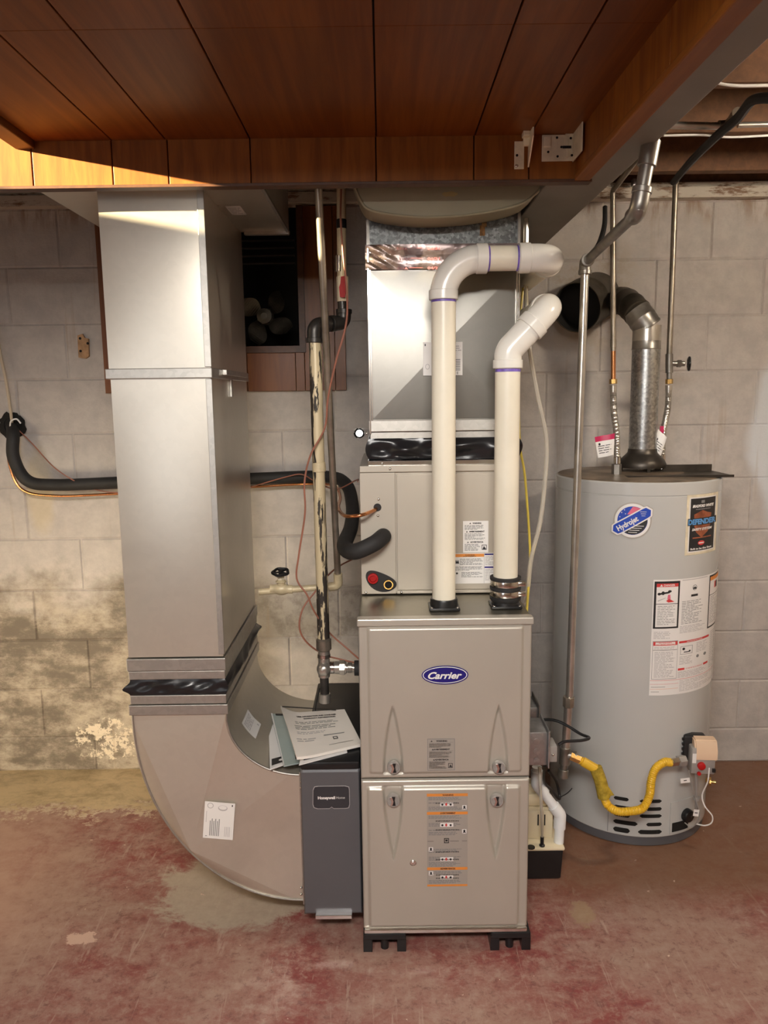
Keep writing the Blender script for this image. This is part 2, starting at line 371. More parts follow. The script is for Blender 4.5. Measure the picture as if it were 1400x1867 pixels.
# ---- flat print: a sticker is one mesh with several inks
_tc = {}
def glyphs(s, bold=0, shear=0):
    k = (s, bold, shear)
    if k not in _tc:
        c = bpy.data.curves.new('t', 'FONT'); c.body = s; c.size = 1; c.offset = bold; c.shear = shear; c.resolution_u = 3
        o = bpy.data.objects.new('t', c); COL.objects.link(o)
        dg = bpy.context.evaluated_depsgraph_get(); me = o.evaluated_get(dg).to_mesh()
        vs = [(v.co.x, v.co.y) for v in me.vertices]; fs = [list(p.vertices) for p in me.polygons]
        bpy.data.objects.remove(o); bpy.data.curves.remove(c)
        _tc[k] = (vs, fs, min(v[0] for v in vs), max(v[0] for v in vs), min(v[1] for v in vs), max(v[1] for v in vs))
    return _tc[k]
class Lab:
    def __init__(s, sub=None): s.it = []; s.mats = []; s.sub = sub; s.z = 0
    def mi(s, m):
        if m not in s.mats: s.mats.append(m)
        return s.mats.index(m)
    def poly(s, pts, m, lay): s.it.append((pts, [list(range(len(pts)))], s.mi(m), lay))
    def rect(s, x0, y0, x1, y1, m, lay=1):
        n = max(1, int(abs(x1-x0)/s.sub)+1) if s.sub and 0 else 1
        for i in range(n):
            a = x0+(x1-x0)*i/n; b_ = x0+(x1-x0)*(i+1)/n
            s.poly([(a, y0), (b_, y0), (b_, y1), (a, y1)], m, lay)
    def frame(s, x0, y0, x1, y1, t, m, lay=2):
        s.rect(x0, y0, x1, y0+t, m, lay); s.rect(x0, y1-t, x1, y1, m, lay); s.rect(x0, y0, x0+t, y1, m, lay); s.rect(x1-t, y0, x1, y1, m, lay)
    def ell(s, cx, cy, a, b_, m, lay=1, n=40, rot=0, t0=0, t1=360):
        c, d = math.cos(rot), math.sin(rot); p = []
        for i in range(n):
            t = math.radians(t0+(t1-t0)*i/(n if t1-t0 >= 360 else n-1)); x, y = a*math.cos(t), b_*math.sin(t); p.append((cx+x*c-y*d, cy+x*d+y*c))
        s.poly(p, m, lay)
    def capsule(s, cx, cy, hl, r, m, rot=0, lay=1):
        c, d = math.cos(rot), math.sin(rot); p = []
        for sg in (1, -1):
            for i in range(9):
                t = math.radians(-90+180*i/8)+(0 if sg > 0 else math.pi); x, y = sg*hl+r*math.cos(t), r*math.sin(t); p.append((cx+x*c-y*d, cy+x*d+y*c))
        s.poly(p, m, lay)
    def text(s, t, x, y, h, m, w=None, al='c', bold=.02, shear=0, rot=0, lay=3):
        """y = middle of the line, h = capital height, y grows downward"""
        vs, fs, a, b_, c, d = glyphs(t, bold, shear); k = h/.7; kx = w/(b_-a) if w else k
        ox = {'c': (a+b_)/2, 'l': a, 'r': b_}[al]; cr, sr = math.cos(rot), math.sin(rot); out = []
        for vx, vy in vs:
            X_, Y_ = (vx-ox)*kx, -(vy-.35)*k; out.append((x+X_*cr-Y_*sr, y+X_*sr+Y_*cr))
        s.it.append((out, fs, s.mi(m), lay))
    def para(s, x0, y0, x1, y1, n, m, fill=.5, lay=2, al='l'):
        dy = (y1-y0)/n; rnd = random.Random(int(x0*7+y0*13))
        for i in range(n):
            e = x0+(x1-x0)*(rnd.uniform(.8, 1) if i % 4 < 3 else rnd.uniform(.4, .8)); x = x0
            yy = y0+dy*(i+.5)
            while x < e:
                wd = min(rnd.uniform(.9, 3.8)*dy, e-x); s.rect(x, yy-dy*fill/2, x+wd, yy+dy*fill/2, m, lay); x += wd+dy*.45
    def build(s, name, fmap, parent, label=None, step=.00022):
        bm = B()
        for pts, fs, mi, lay in s.it:
            vv = [bm.verts.new((p[0], p[1], lay*step)) for p in pts]
            for f in fs:
                if len(set(f)) > 2:
                    try: bm.faces.new([vv[i] for i in f]).material_index = mi
                    except ValueError: pass
        if s.sub:
            bmesh.ops.triangulate(bm, faces=[f for f in bm.faces if len(f.verts) > 4])
            for _ in range(5):
                es = [e for e in bm.edges if abs(e.verts[0].co.x-e.verts[1].co.x) > s.sub]
                if not es: break
                bmesh.ops.subdivide_edges(bm, edges=es, cuts=1)
                bmesh.ops.triangulate(bm, faces=[f for f in bm.faces if len(f.verts) > 4])
        for v in bm.verts: v.co = fmap(v.co.x, v.co.y, v.co.z)
        off = WL[parent]
        for v in bm.verts: v.co -= off
        me = bpy.data.meshes.new(name)
        for mt in s.mats: me.materials.append(M[mt])
        bm.normal_update(); bm.to_mesh(me); bm.free()
        o = bpy.data.objects.new(name, me); link(o, parent); WL[o] = off.copy()
        if label: o['label'] = label
        return o
def plane_map(x0, y0, x1, y1, Y):
    """print coordinates are photo pixels; the sticker itself is an upright rectangle on the plane Y"""
    a, b_ = P(x0, y0, Y), P(x1, y1, Y)
    return lambda u, v, o: Vector((a.x+(b_.x-a.x)*(u-x0)/(x1-x0), Y-.0004-o, a.z+(b_.z-a.z)*(v-y0)/(y1-y0)))
def screw_mesh(r=.004):
    bm = B(); lathe(bm, [(r, 0), (r*.95, r*.5), (r*.5, r*.9), (r*.1, r*.95)], (0, 0, 0), (0, -1, 0), 10, 0)
    for f in bm.faces: f.smooth = True
    me = bpy.data.meshes.new('screw'); me.materials.append(M['chrome']); bm.to_mesh(me); bm.free(); return me
SCREW = screw_mesh()
def screw(px, py, Y, parent, rot=None): return inst('screw', SCREW, P(px, py, Y), parent, rot)

# ============================================================ THE SETTING
def struct(name, bm, mats, parent=None, smooth=False):
    o = mk(name, bm, mats, parent, smooth)
    if parent is None: o['kind'] = 'structure'
    return o
struct('floor', box(B(), -2.7, 2.7, -2.3, 3.2, -.08, 0), 'floor')
# ---- back wall of concrete block
YW = 2.93
ox0, ox1, oz0 = -.70, X(556, 640, YW), Zz(500, 638, YW)      # opening for the fan
wb = B()
yb0, yb1 = YW+.0040, YW+.03
box(wb, -2.7, ox0, yb0, yb1, 0, 2.45); box(wb, ox1, 2.7, yb0, yb1, 0, 2.45); box(wb, ox0, ox1, yb0, yb1, 0, oz0)
wall = struct('wall_back', wb, 'block')
rows = [0, .142]+[.142+.2032*k for k in range(1, 11)]
bv = []
def block_mesh(wd, hh):
    key = (round(wd, 3), round(hh, 3), random.randint(0, 3))
    for k, me in bv:
        if k == key: return me
    bm = B(); rn = random.Random(str(key)); e = .0015; w_, tl = wd/2-.0012, rn.uniform(-.001, .001)
    xs_ = [-w_, -w_+.005, w_-.005, w_]; zs_ = [.0012, .006, hh-.006, hh-.0012]
    g_ = [[bm.verts.new((x, tl*(1 if x > 0 else -1)+(.0032 if i in (0, 3) or j in (0, 3) else rn.uniform(-.0004, .0004)), z)) for j, z in enumerate(zs_)] for i, x in enumerate(xs_)]
    for i in range(3):
        for j in range(3): bm.faces.new((g_[i][j], g_[i+1][j], g_[i+1][j+1], g_[i][j+1]))
    rim_ = [g_[0][0], g_[3][0], g_[3][3], g_[0][3]]; 
    rimf = [g_[i][0] for i in range(4)]+[g_[3][1], g_[3][2]]+[g_[i][3] for i in (3, 2, 1, 0)]+[g_[0][2], g_[0][1]]
    bk = [bm.verts.new((v.co.x, .007, v.co.z)) for v in rimf]
    for i in range(len(rimf)): bm.faces.new((rimf[i], bk[i], bk[(i+1) % len(bk)], rimf[(i+1) % len(bk)]))
    bmesh.ops.recalc_face_normals(bm, faces=bm.faces)
    me = bpy.data.meshes.new('concrete_block'); me.materials.append(M['block']); bm.to_mesh(me); bm.free(); bv.append((key, me)); return me
holes = [(P(22, 775, YW), .045), (P(655, 790, YW), .016), (P(1085, 548, YW), .06)]
for i in range(11):
    z0, z1 = rows[i], rows[i+1]
    st = -1.178 if i % 2 == 0 else -1.377
    for k in range(-3, 8):
        a = st+.3985*k; c = a+.3985
        if c < -1.95 or a > 1.95: continue
        segs = [(a, c)]
        if z1 > oz0+.02:
            segs = [(a, min(c, ox0)), (max(a, ox1), c)]
        for s0, s1 in segs:
            if s1-s0 < .03: continue
            inst('concrete_block', block_mesh(s1-s0, z1-z0), ((s0+s1)/2, YW, z0), wall)
for k in range(3):   # ragged holes where the line set and the daylight come through
    pass
sb = B(); box(sb, -2.7, 2.7, 2.885, 2.96, 2.176, 2.212); box(sb, -2.7, 2.7, 2.895, 2.96, 2.214, 2.232, .003)
struct('trim_1', sb, 'sill')
struct('trim_2', box(B(), -2.7, 2.7, 2.93, 2.97, 2.232, 2.45), 'joist')
struct('wall_left', box(box(box(B(), -2.7, -2.6, -2.3, .84, 0, 2.65), -2.7, -2.6, 1.5, 3.2, 0, 2.65), -2.7, -2.6, .84, 1.5, 0, 2.295), 'wallpaint')
struct('wall_right', box(B(), 2.6, 2.7, -2.3, 3.2, 0, 2.65), 'wallpaint')
struct('wall_rear', box(B(), -2.7, 2.7, -2.4, -2.3, 0, 2.65), 'wallpaint')
# ---- low varnished plank ceiling
CZ = 2.083; YF = 1.90
cx0, cx1 = -.800, .462
cj = [cx0]+[X(p, 257, YF) for p in (205, 303, 456, 686, 865)]+[.335, cx1]
cj[-2] = X(966, 250, YF)
ceil = struct('ceiling', box(B(), cx0-.02, cx1+.02, .35, YF+.02, CZ+.012, CZ+.03), 'groove')
for (y0, y1) in ((1.352, YF), (.35, 1.350)):
    for a, c in zip(cj, cj[1:]):
        mk('plank', box(B(), a+.0016, c-.0016, y0, y1, CZ-.001*(y0 < 1), CZ+.014, .0012), 'ceil', ceil)
struct('subfloor', box(B(), -2.7, 2.7, -2.3, 3.2, 2.47, 2.52), 'subfloor')
struct('ceiling_rear', box(B(), -2.55, 2.55, -2.28, .33, 2.40, 2.43), 'roomceil')
# joists seen to the right
for k, y in enumerate((.75, 1.15, 1.55, 1.93, 2.28, 2.66)):
    struct('ceiling_joist', box(B(), .58, 2.6, y, y+.04, 2.205, 2.47, .002), 'joist')
for k, y in enumerate((2.06, 2.66)):
    struct('ceiling_joist', box(B(), -2.6, .55, y, y+.04, 2.24, 2.47, .002), 'joist')
# ---- fascia boards: trim_3
fz0 = 1.980
fj = [-1.9, -1.30, X(64, 345, YF), X(209, 345, YF), X(310, 345, YF), X(459, 340, YF), X(686, 333, YF), X(863, 330, YF), X(963, 328, YF), .497]
fas = struct('trim_3', box(B(), -1.9, .497, YF+.006, YF+.022, fz0, 2.30), 'groove')
for a, c in zip(fj, fj[1:]):
    top = CZ+.01 if a > -.9 else 2.30
    mk('plank', box(B(), a+.0014, c-.0014, YF-.006, YF+.008, fz0+.004, 2.30 if a < -.85 else CZ+.012, .0012), 'fascia', fas)
mk('edge_strip', box(B(), -1.9, .497, YF-.008, YF+.024, fz0-.002, fz0+.005, .001), 'darkwood', fas)
# edge beam of the low ceiling at left (trim_4)
struct('trim_4', box(B(), -.845, -.800, .35, YF-.006, 2.066, 2.30, .002), 'darkwood')
# right casing
cas = struct('trim_5', box(B(), .464, .480, .35, YF+.02, 1.996, CZ+.15), 'groove')
for y0, y1 in ((.35, .95), (.95, 1.30), (1.30, 1.60), (1.60, YF-.007)):
    mk('plank', box(B(), .459, .466, y0+.001, y1-.001, 1.996, CZ+.1, .0008), 'fascia', cas)
mk('edge_strip', box(B(), .455, .492, .35, YF-.007, 1.980, 1.996, .003), 'casing', cas)

# ---- daylight hole and line-set hole
def hole(px, py, r, bright):
    c = P(px, py, YW-.004); t = thing('wall_hole', 'small ragged round hole with bright daylight left of black duct collar' if bright else 'dark ragged hole in block wall where black hose enters', 'hole', (c.x, c.y, c.z-r*1.5))
    bm = B(); n = 26; rn = random.Random(3)
    a = [bm.verts.new((c.x+math.cos(j*2*math.pi/n)*r*rn.uniform(1.25, 1.75), c.y-.0035, c.z+math.sin(j*2*math.pi/n)*r*rn.uniform(1.25, 1.75))) for j in range(n)]
    b_ = [bm.verts.new((c.x+math.cos(j*2*math.pi/n)*r, c.y-.003, c.z+math.sin(j*2*math.pi/n)*r)) for j in range(n)]
    d = [bm.verts.new((c.x+math.cos(j*2*math.pi/n)*r, c.y+.0015, c.z+math.sin(j*2*math.pi/n)*r)) for j in range(n)]
    for j in range(n):
        k = (j+1) % n; bm.faces.new((a[j], a[k], b_[k], b_[j])); bm.faces.new((b_[j], b_[k], d[k], d[j]))
    bm.faces.new(d).material_index = 1
    mk('hole_rim', bm, ['inside', 'daylight' if bright else 'inside'], t)
    return t
hole(655, 790, .013, True); hole(24, 776, .034, False)

# ============================================================ FAN IN OPENING (panelled surround)
pz0, pz1 = Zz(500, 713, YW-.02), 2.17
px0, px1 = X(192, 712, YW-.02), X(632, 711, YW-.02)
sur = thing('wall_panelling', 'old brown panelling boarded on block wall around the fan opening, behind sheet metal riser', 'panelling', (-.6, YW-.02, pz0))
xs = [px0, -.86, ox0]
for a, c in ((px0, -.87), (-.87, ox0)): mk('board', box(B(), a+.001, c-.001, YW-.022, YW-.003, pz0, pz1, .001), 'panelwood', sur)
bj = [ox0, X(452, 700, YW-.02), X(540, 700, YW-.02), ox1]
for a, c in zip(bj, bj[1:]): mk('board', box(B(), a+.001, c-.001, YW-.022, YW-.003, pz0, oz0, .001), 'panelwood', sur)
for a, c in ((ox1, X(612, 700, YW-.02)), (X(612, 700, YW-.02), px1)): mk('board', box(B(), a+.001, c-.001, YW-.022, YW-.003, pz0, pz1, .001), 'panelwood', sur)
fr = B(); box(fr, ox1-.016, ox1+.006, YW-.034, YW-.022, oz0-.012, pz1); box(fr, ox0, ox1-.016, YW-.034, YW-.022, oz0-.012, oz0+.012)
mk('frame', fr, 'darkwood', sur)
fan = thing('exhaust_fan', 'dark four bladed wall fan inside the panelled opening, mostly in shadow', 'fan', (-.46, YW+.1, oz0))
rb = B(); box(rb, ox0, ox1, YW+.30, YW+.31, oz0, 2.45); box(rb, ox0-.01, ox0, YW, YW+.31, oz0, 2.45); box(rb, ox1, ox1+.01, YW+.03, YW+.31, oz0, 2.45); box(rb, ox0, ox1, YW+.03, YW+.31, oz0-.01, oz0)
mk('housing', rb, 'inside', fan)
fc = P(483, 577, YW+.06)
mk('hub', box(lathe(B(), [(.028, 0), (.028, .02), (.012, .025)], fc, (0, -1, 0), 20), fc.x-.03, fc.x+.03, fc.y, fc.y+.04, fc.z-.03, fc.z+.03, .008), 'sooty', fan)
bl = B(); n = 10
for j in range(n+1):
    t = j/n; r0 = .028+.075*t; wv = .012+.036*math.sin(math.pi*min(1, t*.85+.05))
    for sgn in (-1, 1): bl.verts.new((r0, sgn*.012, sgn*wv*.8+.02*t))
bl.verts.ensure_lookup_table()
for j in range(n): bl.faces.new([bl.verts[i] for i in (2*j, 2*j+1, 2*j+3, 2*j+2)])
bmesh.ops.solidify(bl, geom=bl.faces[:], thickness=.002)
bme = bpy.data.meshes.new('blade'); bme.materials.append(M['sooty']); bl.to_mesh(bme); bl.free()
for a in (40, 140, 235, 320): inst('blade', bme, fc, fan, (0, math.radians(-a), 0))
for k in range(4):
    z = Zz(470, 438+k*14, YW-.01); mk('louvre', box(B(), ox0, ox1-.03, YW+.005, YW+.025, z, z+.004), 'dsteel', fan)

# ============================================================ RETURN DUCT, LEFT
YD0, YD1 = 1.98, 2.50
dx0, dx1 = -.690, -.436
zt = 2.02
rd = thing('return_duct_riser', 'tall shiny sheet metal duct riser standing left of the furnace', 'duct', (-.563, 2.24, .80))
zs = Zz(290, 681, YD0)
def ductbox(z0, z1, ex=0, bow=.001):
    bm = B(); cxm = (dx0+dx1)/2; zm = (z0+z1)/2
    def f(x, z):
        u = (x-cxm)/((dx1-dx0)/2); v = (z-zm)/((z1-z0)/2); return YD0-ex-bow*(1-u*u)*(1-v*v)
    field(bm, dx0-ex, dx1+ex, z0, z1, 16, 24, f, YD1+ex); return bm
o = mk('upper_section', ductbox(zs, zt, .002, .003), 'galv', rd, True, ang=30)
o = mk('lower_section', ductbox(.803, zs, 0, .0035), 'galv', rd, True, ang=30)
mk('drive_cleat', box(B(), dx0-.010, dx1+.006, YD0-.009, YD1+.008, zs-.013, zs+.013, .002), 'galv2', rd)
for z0, z1, e in ((Zz(320, 1222, YD0), Zz(320, 1200, YD0), .006), (Zz(320, 1238, YD0), Zz(320, 1223, YD0), .003)):
    mk('drive_cleat', box(B(), dx0-e, dx1+e, YD0-e, YD1+e, z0, z1, .0015), 'galv2', rd)
# vertical corner seams on the front right edge
mk('corner_seam', box(box(B(), dx1-.012, dx1+.004, YD0-.0055, YD0-.001, .81, zs-.015, .001), dx1-.012, dx1+.005, YD0-.0065, YD0-.002, zs+.015, zt, .001), 'galv2', rd)
mk('side_flange', box(box(B(), dx1+.0025, dx1+.016, YD0+.13, YD1-.06, zs-.002, zs+.012, .001), dx1+.001, dx1+.006, YD0+.24, YD0+.26, zs-.06, zs-.01), 'galv2', rd)
# flexible black collar
kz0, kz1 = Zz(320, 1268, YD0), Zz(320, 1238, YD0)
bm = B(); ring = []
N = 64; nv = 10
per = []
for j in range(N):
    s = j/N*4; k = int(s); t = s-k
    c = [(dx0, YD0), (dx1, YD0), (dx1, YD1), (dx0, YD1)]; a, b_ = c[k], c[(k+1) % 4]
    per.append((a[0]+(b_[0]-a[0])*t, a[1]+(b_[1]-a[1])*t, k, t))
rn = random.Random(5)
for i in range(nv+1):
    v = i/nv; z = kz0+(kz1-kz0)*v; r_ = []
    for j, (x, y, k, t) in enumerate(per):
        e = .006*math.sin(math.pi*v)+.005*math.sin(9*t+5*v+k*2)*math.sin(math.pi*v)+.004*math.sin(23*t-9*v)*math.sin(math.pi*v)
        nx_ = (x-(dx0+dx1)/2)/((dx1-dx0)/2); ny_ = (y-(YD0+YD1)/2)/((YD1-YD0)/2)
        r_.append(bm.verts.new((x+(e if abs(nx_) > .98 else 0)*(1 if nx_ > 0 else -1)+(.006*math.sin(math.pi*v)*nx_), y+(e if abs(ny_) > .98 else 0)*(1 if ny_ > 0 else -1), z)))
    ring.append(r_)
for a, c in zip(ring, ring[1:]):
    for j in range(N): bm.faces.new((a[j], a[(j+1) % N], c[(j+1) % N], c[j]))
mk('flexible_collar', bm, 'vinyl', rd, True, ang=60)
for z0, z1, e in ((Zz(320, 1283, YD0), Zz(320, 1267, YD0), .003), (Zz(320, 1302, YD0), Zz(320, 1284, YD0), .007)):
    mk('drive_cleat', box(B(), dx0-e, dx1+e, YD0-e, YD1+e, z0, z1, .0015), 'galv2', rd)
# ---- elbow
el = thing('duct_elbow', 'wide curved sheet metal duct elbow sweeping from the riser to the grey filter cabinet', 'duct', (-.46, 2.24, .08))
ez = Zz(320, 1302, YD0); exr = X(551, 1500, YD0); ezb, ezt = Zz(552, 1640, YD0), Zz(548, 1412, YD0)
def qarc(xa, za, xb, zb, n=24):   # from (xa,za) vertical tangent to (xb,zb) horizontal tangent
    out = []
    for i in range(n+1):
        t = i/n*math.pi/2; out.append((xb-(xb-xa)*math.cos(t)**1.0, za-(za-zb)*math.sin(t)))
    return out
outer = [(dx0, ez)]+qarc(dx0, ez-.02, exr, ezb)
inner = [(dx1, ez)]+qarc(dx1, ez-.01, exr, ezt)
corner = None
def cheek(y, sg):
    bm = B(); n = len(outer)
    kk = 13   # outer index where the creases meet
    ap = outer[kk]
    fo = [bm.verts.new((p[0], y, p[1])) for p in outer]; fi = [bm.verts.new((p[0], y, p[1])) for p in inner]
    # creases: from the apex near the heel to two points of the throat
    a = 2; c = n-3
    apv = bm.verts.new((ap[0]+.012, y-sg*.021, ap[1]+.010))
    bm.faces.new(fo[0:kk+1]+[apv]+fi[a:None:-1] if False else fo[0:kk+1]+[apv]+[fi[i] for i in range(a, -1, -1)])
    bm.faces.new([apv]+[fi[i] for i in range(c, a-1, -1)])
    bm.faces.new([apv]+fo[kk:]+[fi[i] for i in range(n-1, c-1, -1)])
    bmesh.ops.triangulate(bm, faces=bm.faces[:]); return bm
mk('front_cheek', cheek(YD0, 1), 'galv', el)
mk('rear_cheek', cheek(YD1, -1), 'galv', el)
def strip(pts, y0, y1, th):
    bm = B(); a = [bm.verts.new((p[0], y0, p[1])) for p in pts]; c = [bm.verts.new((p[0], y1, p[1])) for p in pts]
    for i in range(len(pts)-1): bm.faces.new((a[i], a[i+1], c[i+1], c[i]))
    bmesh.ops.solidify(bm, geom=bm.faces[:], thickness=th); return bm
mk('throat', strip(inner, YD0, YD1, .0015), 'galv', el, True)
mk('heel', strip(outer, YD0, YD1, -.0015), 'galv', el, True)
for nm, pts in (('heel_seam', outer), ('throat_seam', inner)):
    mk(nm, tube(B(), [(p[0], YD0-.001, p[1]) for p in pts], .0035, 8), 'galv2', el, True)
mk('drive_cleat', box(B(), exr-.004, exr+.004, YD0-.006, YD1+.004, ezb-.012, ezt+.01, .001), 'galv2', el)
for py in (1425, 1436, 1618, 1630): screw(549, py, YD0-.005, el)
# sticker with faint print on the cheek, turned a few degrees
L = Lab(); L.rect(370, 1463, 428, 1529, 'white'); L.ell(381, 1470, 6, 5, 'paleink', 2); L.ell(381, 1470, 4.5, 3.8, 'white', 3); L.text('2', 376, 1525, 3, 'ink', rot=-1.57)
for i in range(6): L.rect(382+i*3.4, 1497-(i % 2)*4, 383.5+i*3.4, 1524, 'grey_ink', 2)
for i in range(4): L.rect(411+i*3, 1506, 412+i*3, 1524, 'paleink', 2)
L.rect(374, 1480, 375, 1500, 'paleink', 2); L.rect(422, 1466, 424, 1469, 'ink', 2); L.ell(405, 1473, 9, 5, 'paleink', 2); L.ell(405, 1472, 7.5, 3.6, 'white', 3)
fm0 = plane_map(370, 1463, 428, 1529, YD0-.0175)
cc = fm0(399, 1496, 0); rt = Matrix.Rotation(math.radians(6), 3, 'Y')
L.build('paper_tag', lambda u, v, o: cc+rt @ (fm0(u, v, o)-cc), el, 'white printed tag stuck on the elbow cheek')
# small tag on throat
L = Lab(); L.rect(0, 0, 1, 1, 'white'); L.para(.1, .1, .9, .5, 4, 'paleink'); L.text('2', .8, .85, .1, 'ink')
def throat_pt(u, v, o):
    t = math.radians(24+20*v); x = exr-(exr-dx1)*math.cos(t); z = ez-.01-(ez-.01-ezt)*math.sin(t)
    nrm = Vector((math.cos(t), 0, math.sin(t))); return Vector((x, 2.09+.10*u, z))+nrm*(.003+o)
Ls = Lab(sub=None)
for i in range(8): Ls.poly([(0, i/8), (1, i/8), (1, (i+1)/8), (0, (i+1)/8)], 'white', 1)
Ls.para(.12, .12, .9, .6, 6, 'paleink'); Ls.text('2', .82, .85, .09, 'ink')
Ls.build('paper_tag', throat_pt, el, 'small tag stuck inside the curve of the elbow')
# ---- horizontal trunk above riser
tk = thing('overhead_return_trunk', 'galvanised overhead trunk duct above the riser, behind the wood fascia', 'duct', (-.56, 2.2, 1.99))
tb = B(); box(tb, -.835, -.283, 1.93, 2.485, 1.995, 2.235); mk('trunk', tb, 'galv', tk)
mk('edge_flange', box(box(B(), -.60+.18, -.283, 2.470, 2.49, 1.985, 1.995), -.289, -.281, 1.93, 2.49, 1.988, 1.996), 'galv2', tk)
L = Lab(); L.rect(0, 0, 1, 1, 'white'); L.para(.1, .15, .9, .9, 5, 'paleink')
q0, q1 = PZ(410, 376, 1.994), PZ(450, 392, 1.994)
L.build('paper_tag', lambda u, v, o: Vector((q0.x+(q1.x-q0.x)*u, q0.y+(q1.y-q0.y)*v, 1.9945-o)), tk, 'small white tag under the trunk')
for a, c in ((398, 375), (384, 375), (435, 421), (425, 421)): inst('screw', SCREW, PZ(a, c, 1.995), tk, (math.radians(-90), 0, 0))

# ============================================================ FILTER CABINET
YC = 1.93
fx0, fx1, fzb, fzt = -.2345, -.0735, .073, .500
fcab = thing('air_cleaner_cabinet', 'slate grey air filter cabinet between the duct elbow and the furnace', 'air cleaner', (-.154, 2.2, 0.0))
mk('body', box(B(), fx0+.003, fx1, YC+.012, 2.50, fzb, fzt, .002), 'slate', fcab)
mk('support', box(B(), fx0+.02, fx1-.01, 2.44, 2.49, 0, fzb), 'black', fcab); mk('support', box(B(), fx0+.02, fx1-.01, 2.10, 2.14, 0, fzb), 'black', fcab)
def fdoor(x, z):
    e = min(x-fx0, fx1-x, z-fzb, fzt-z); return YC+.006-.006*min(1, max(0, e)/.004)
door = mk('door', field(B(), fx0, fx1, fzb, fzt, 40, 60, fdoor, YC+.012), 'slate', fcab, True)
lid = B(); box(lid, fx0+.002, fx1-.001, YC-.004, 2.50, .502, .524, .005); mk('lid', lid, 'black', fcab, True)
L = Lab()
a = [(570, 1440), (573, 1434), (580, 1433), (630, 1433), (637, 1435), (638, 1440), (638, 1467), (636, 1473), (630, 1474), (608, 1474), (604, 1471), (600, 1474), (578, 1474), (571, 1472), (569, 1466)]
L.poly(a, 'paleink', 1); L.poly([(604+(x-604)*.975, 1453.5+(y-1453.5)*.955) for x, y in a], 'badgeback', 2) if False else None
M['badgeback'] = pm('badge_back', (.035, .036, .042), .4)
L.poly([(604+(x-604)*.975, 1453.5+(y-1453.5)*.955) for x, y in a], 'badgeback', 2)
L.text('Honeywell', 595, 1454, 4.6, 'white', w=32, bold=.05); L.text('Home', 621, 1454, 4.4, 'white', w=16, bold=-.005)
L.build('nameplate', plane_map(569, 1433, 638, 1474, YC-.0005), door, 'dark nameplate with white lettering')
ha = P(575, 1671, YC-.01); hb = P(642, 1664, YC-.01)
mk('handle', box(B(), ha.x, hb.x, YC-.014, YC+.004, fzb-.004, fzb+.008, .0015), 'chrome', fcab)

# ============================================================ FURNACE
YFN = 1.876
gx0, gx1 = -.070, .3725
fur = thing('furnace', 'tall beige condensing furnace in the centre on black plastic feet', 'furnace', (.151, 2.24, 0))
mk('cabinet', box(B(), gx0+.001, gx1-.001, YFN+.020, 2.62, .058, .930, .003), 'cabtop', fur)
side = B(); box(side, gx0, gx0+.006, YFN+.018, 2.621, .060, .926, .001); box(side, gx1-.006, gx1, YFN+.018, 2.621, .060, .926, .001)
mk('side_panel', side, 'slate', fur)
mk('top_rail', box(B(), gx0-.002, gx1+.002, YFN-.002, YFN+.03, .912, .931, .003), 'cab', fur)
mk('bottom_rail', box(B(), gx0+.002, gx1-.002, YFN-.003, YFN+.03, .056, .068, .002), 'chrome', fur)
cb = B()
field(cb, gx0+.004, gx0+.180, .9305, .9315, 1, 1, lambda x, z: 1.94, 1.99)
def sdrr(x, z, a, b_, c, d, r):   # inside distance of rounded rect
    qx = abs(x-(a+b_)/2)-((b_-a)/2-r); qz = abs(z-(c+d)/2)-((d-c)/2-r)
    return -(math.hypot(max(qx, 0), max(qz, 0))+min(max(qx, qz), 0)-r)
def sst(t): t = max(0, min(1, t)); return t*t*(3-2*t)
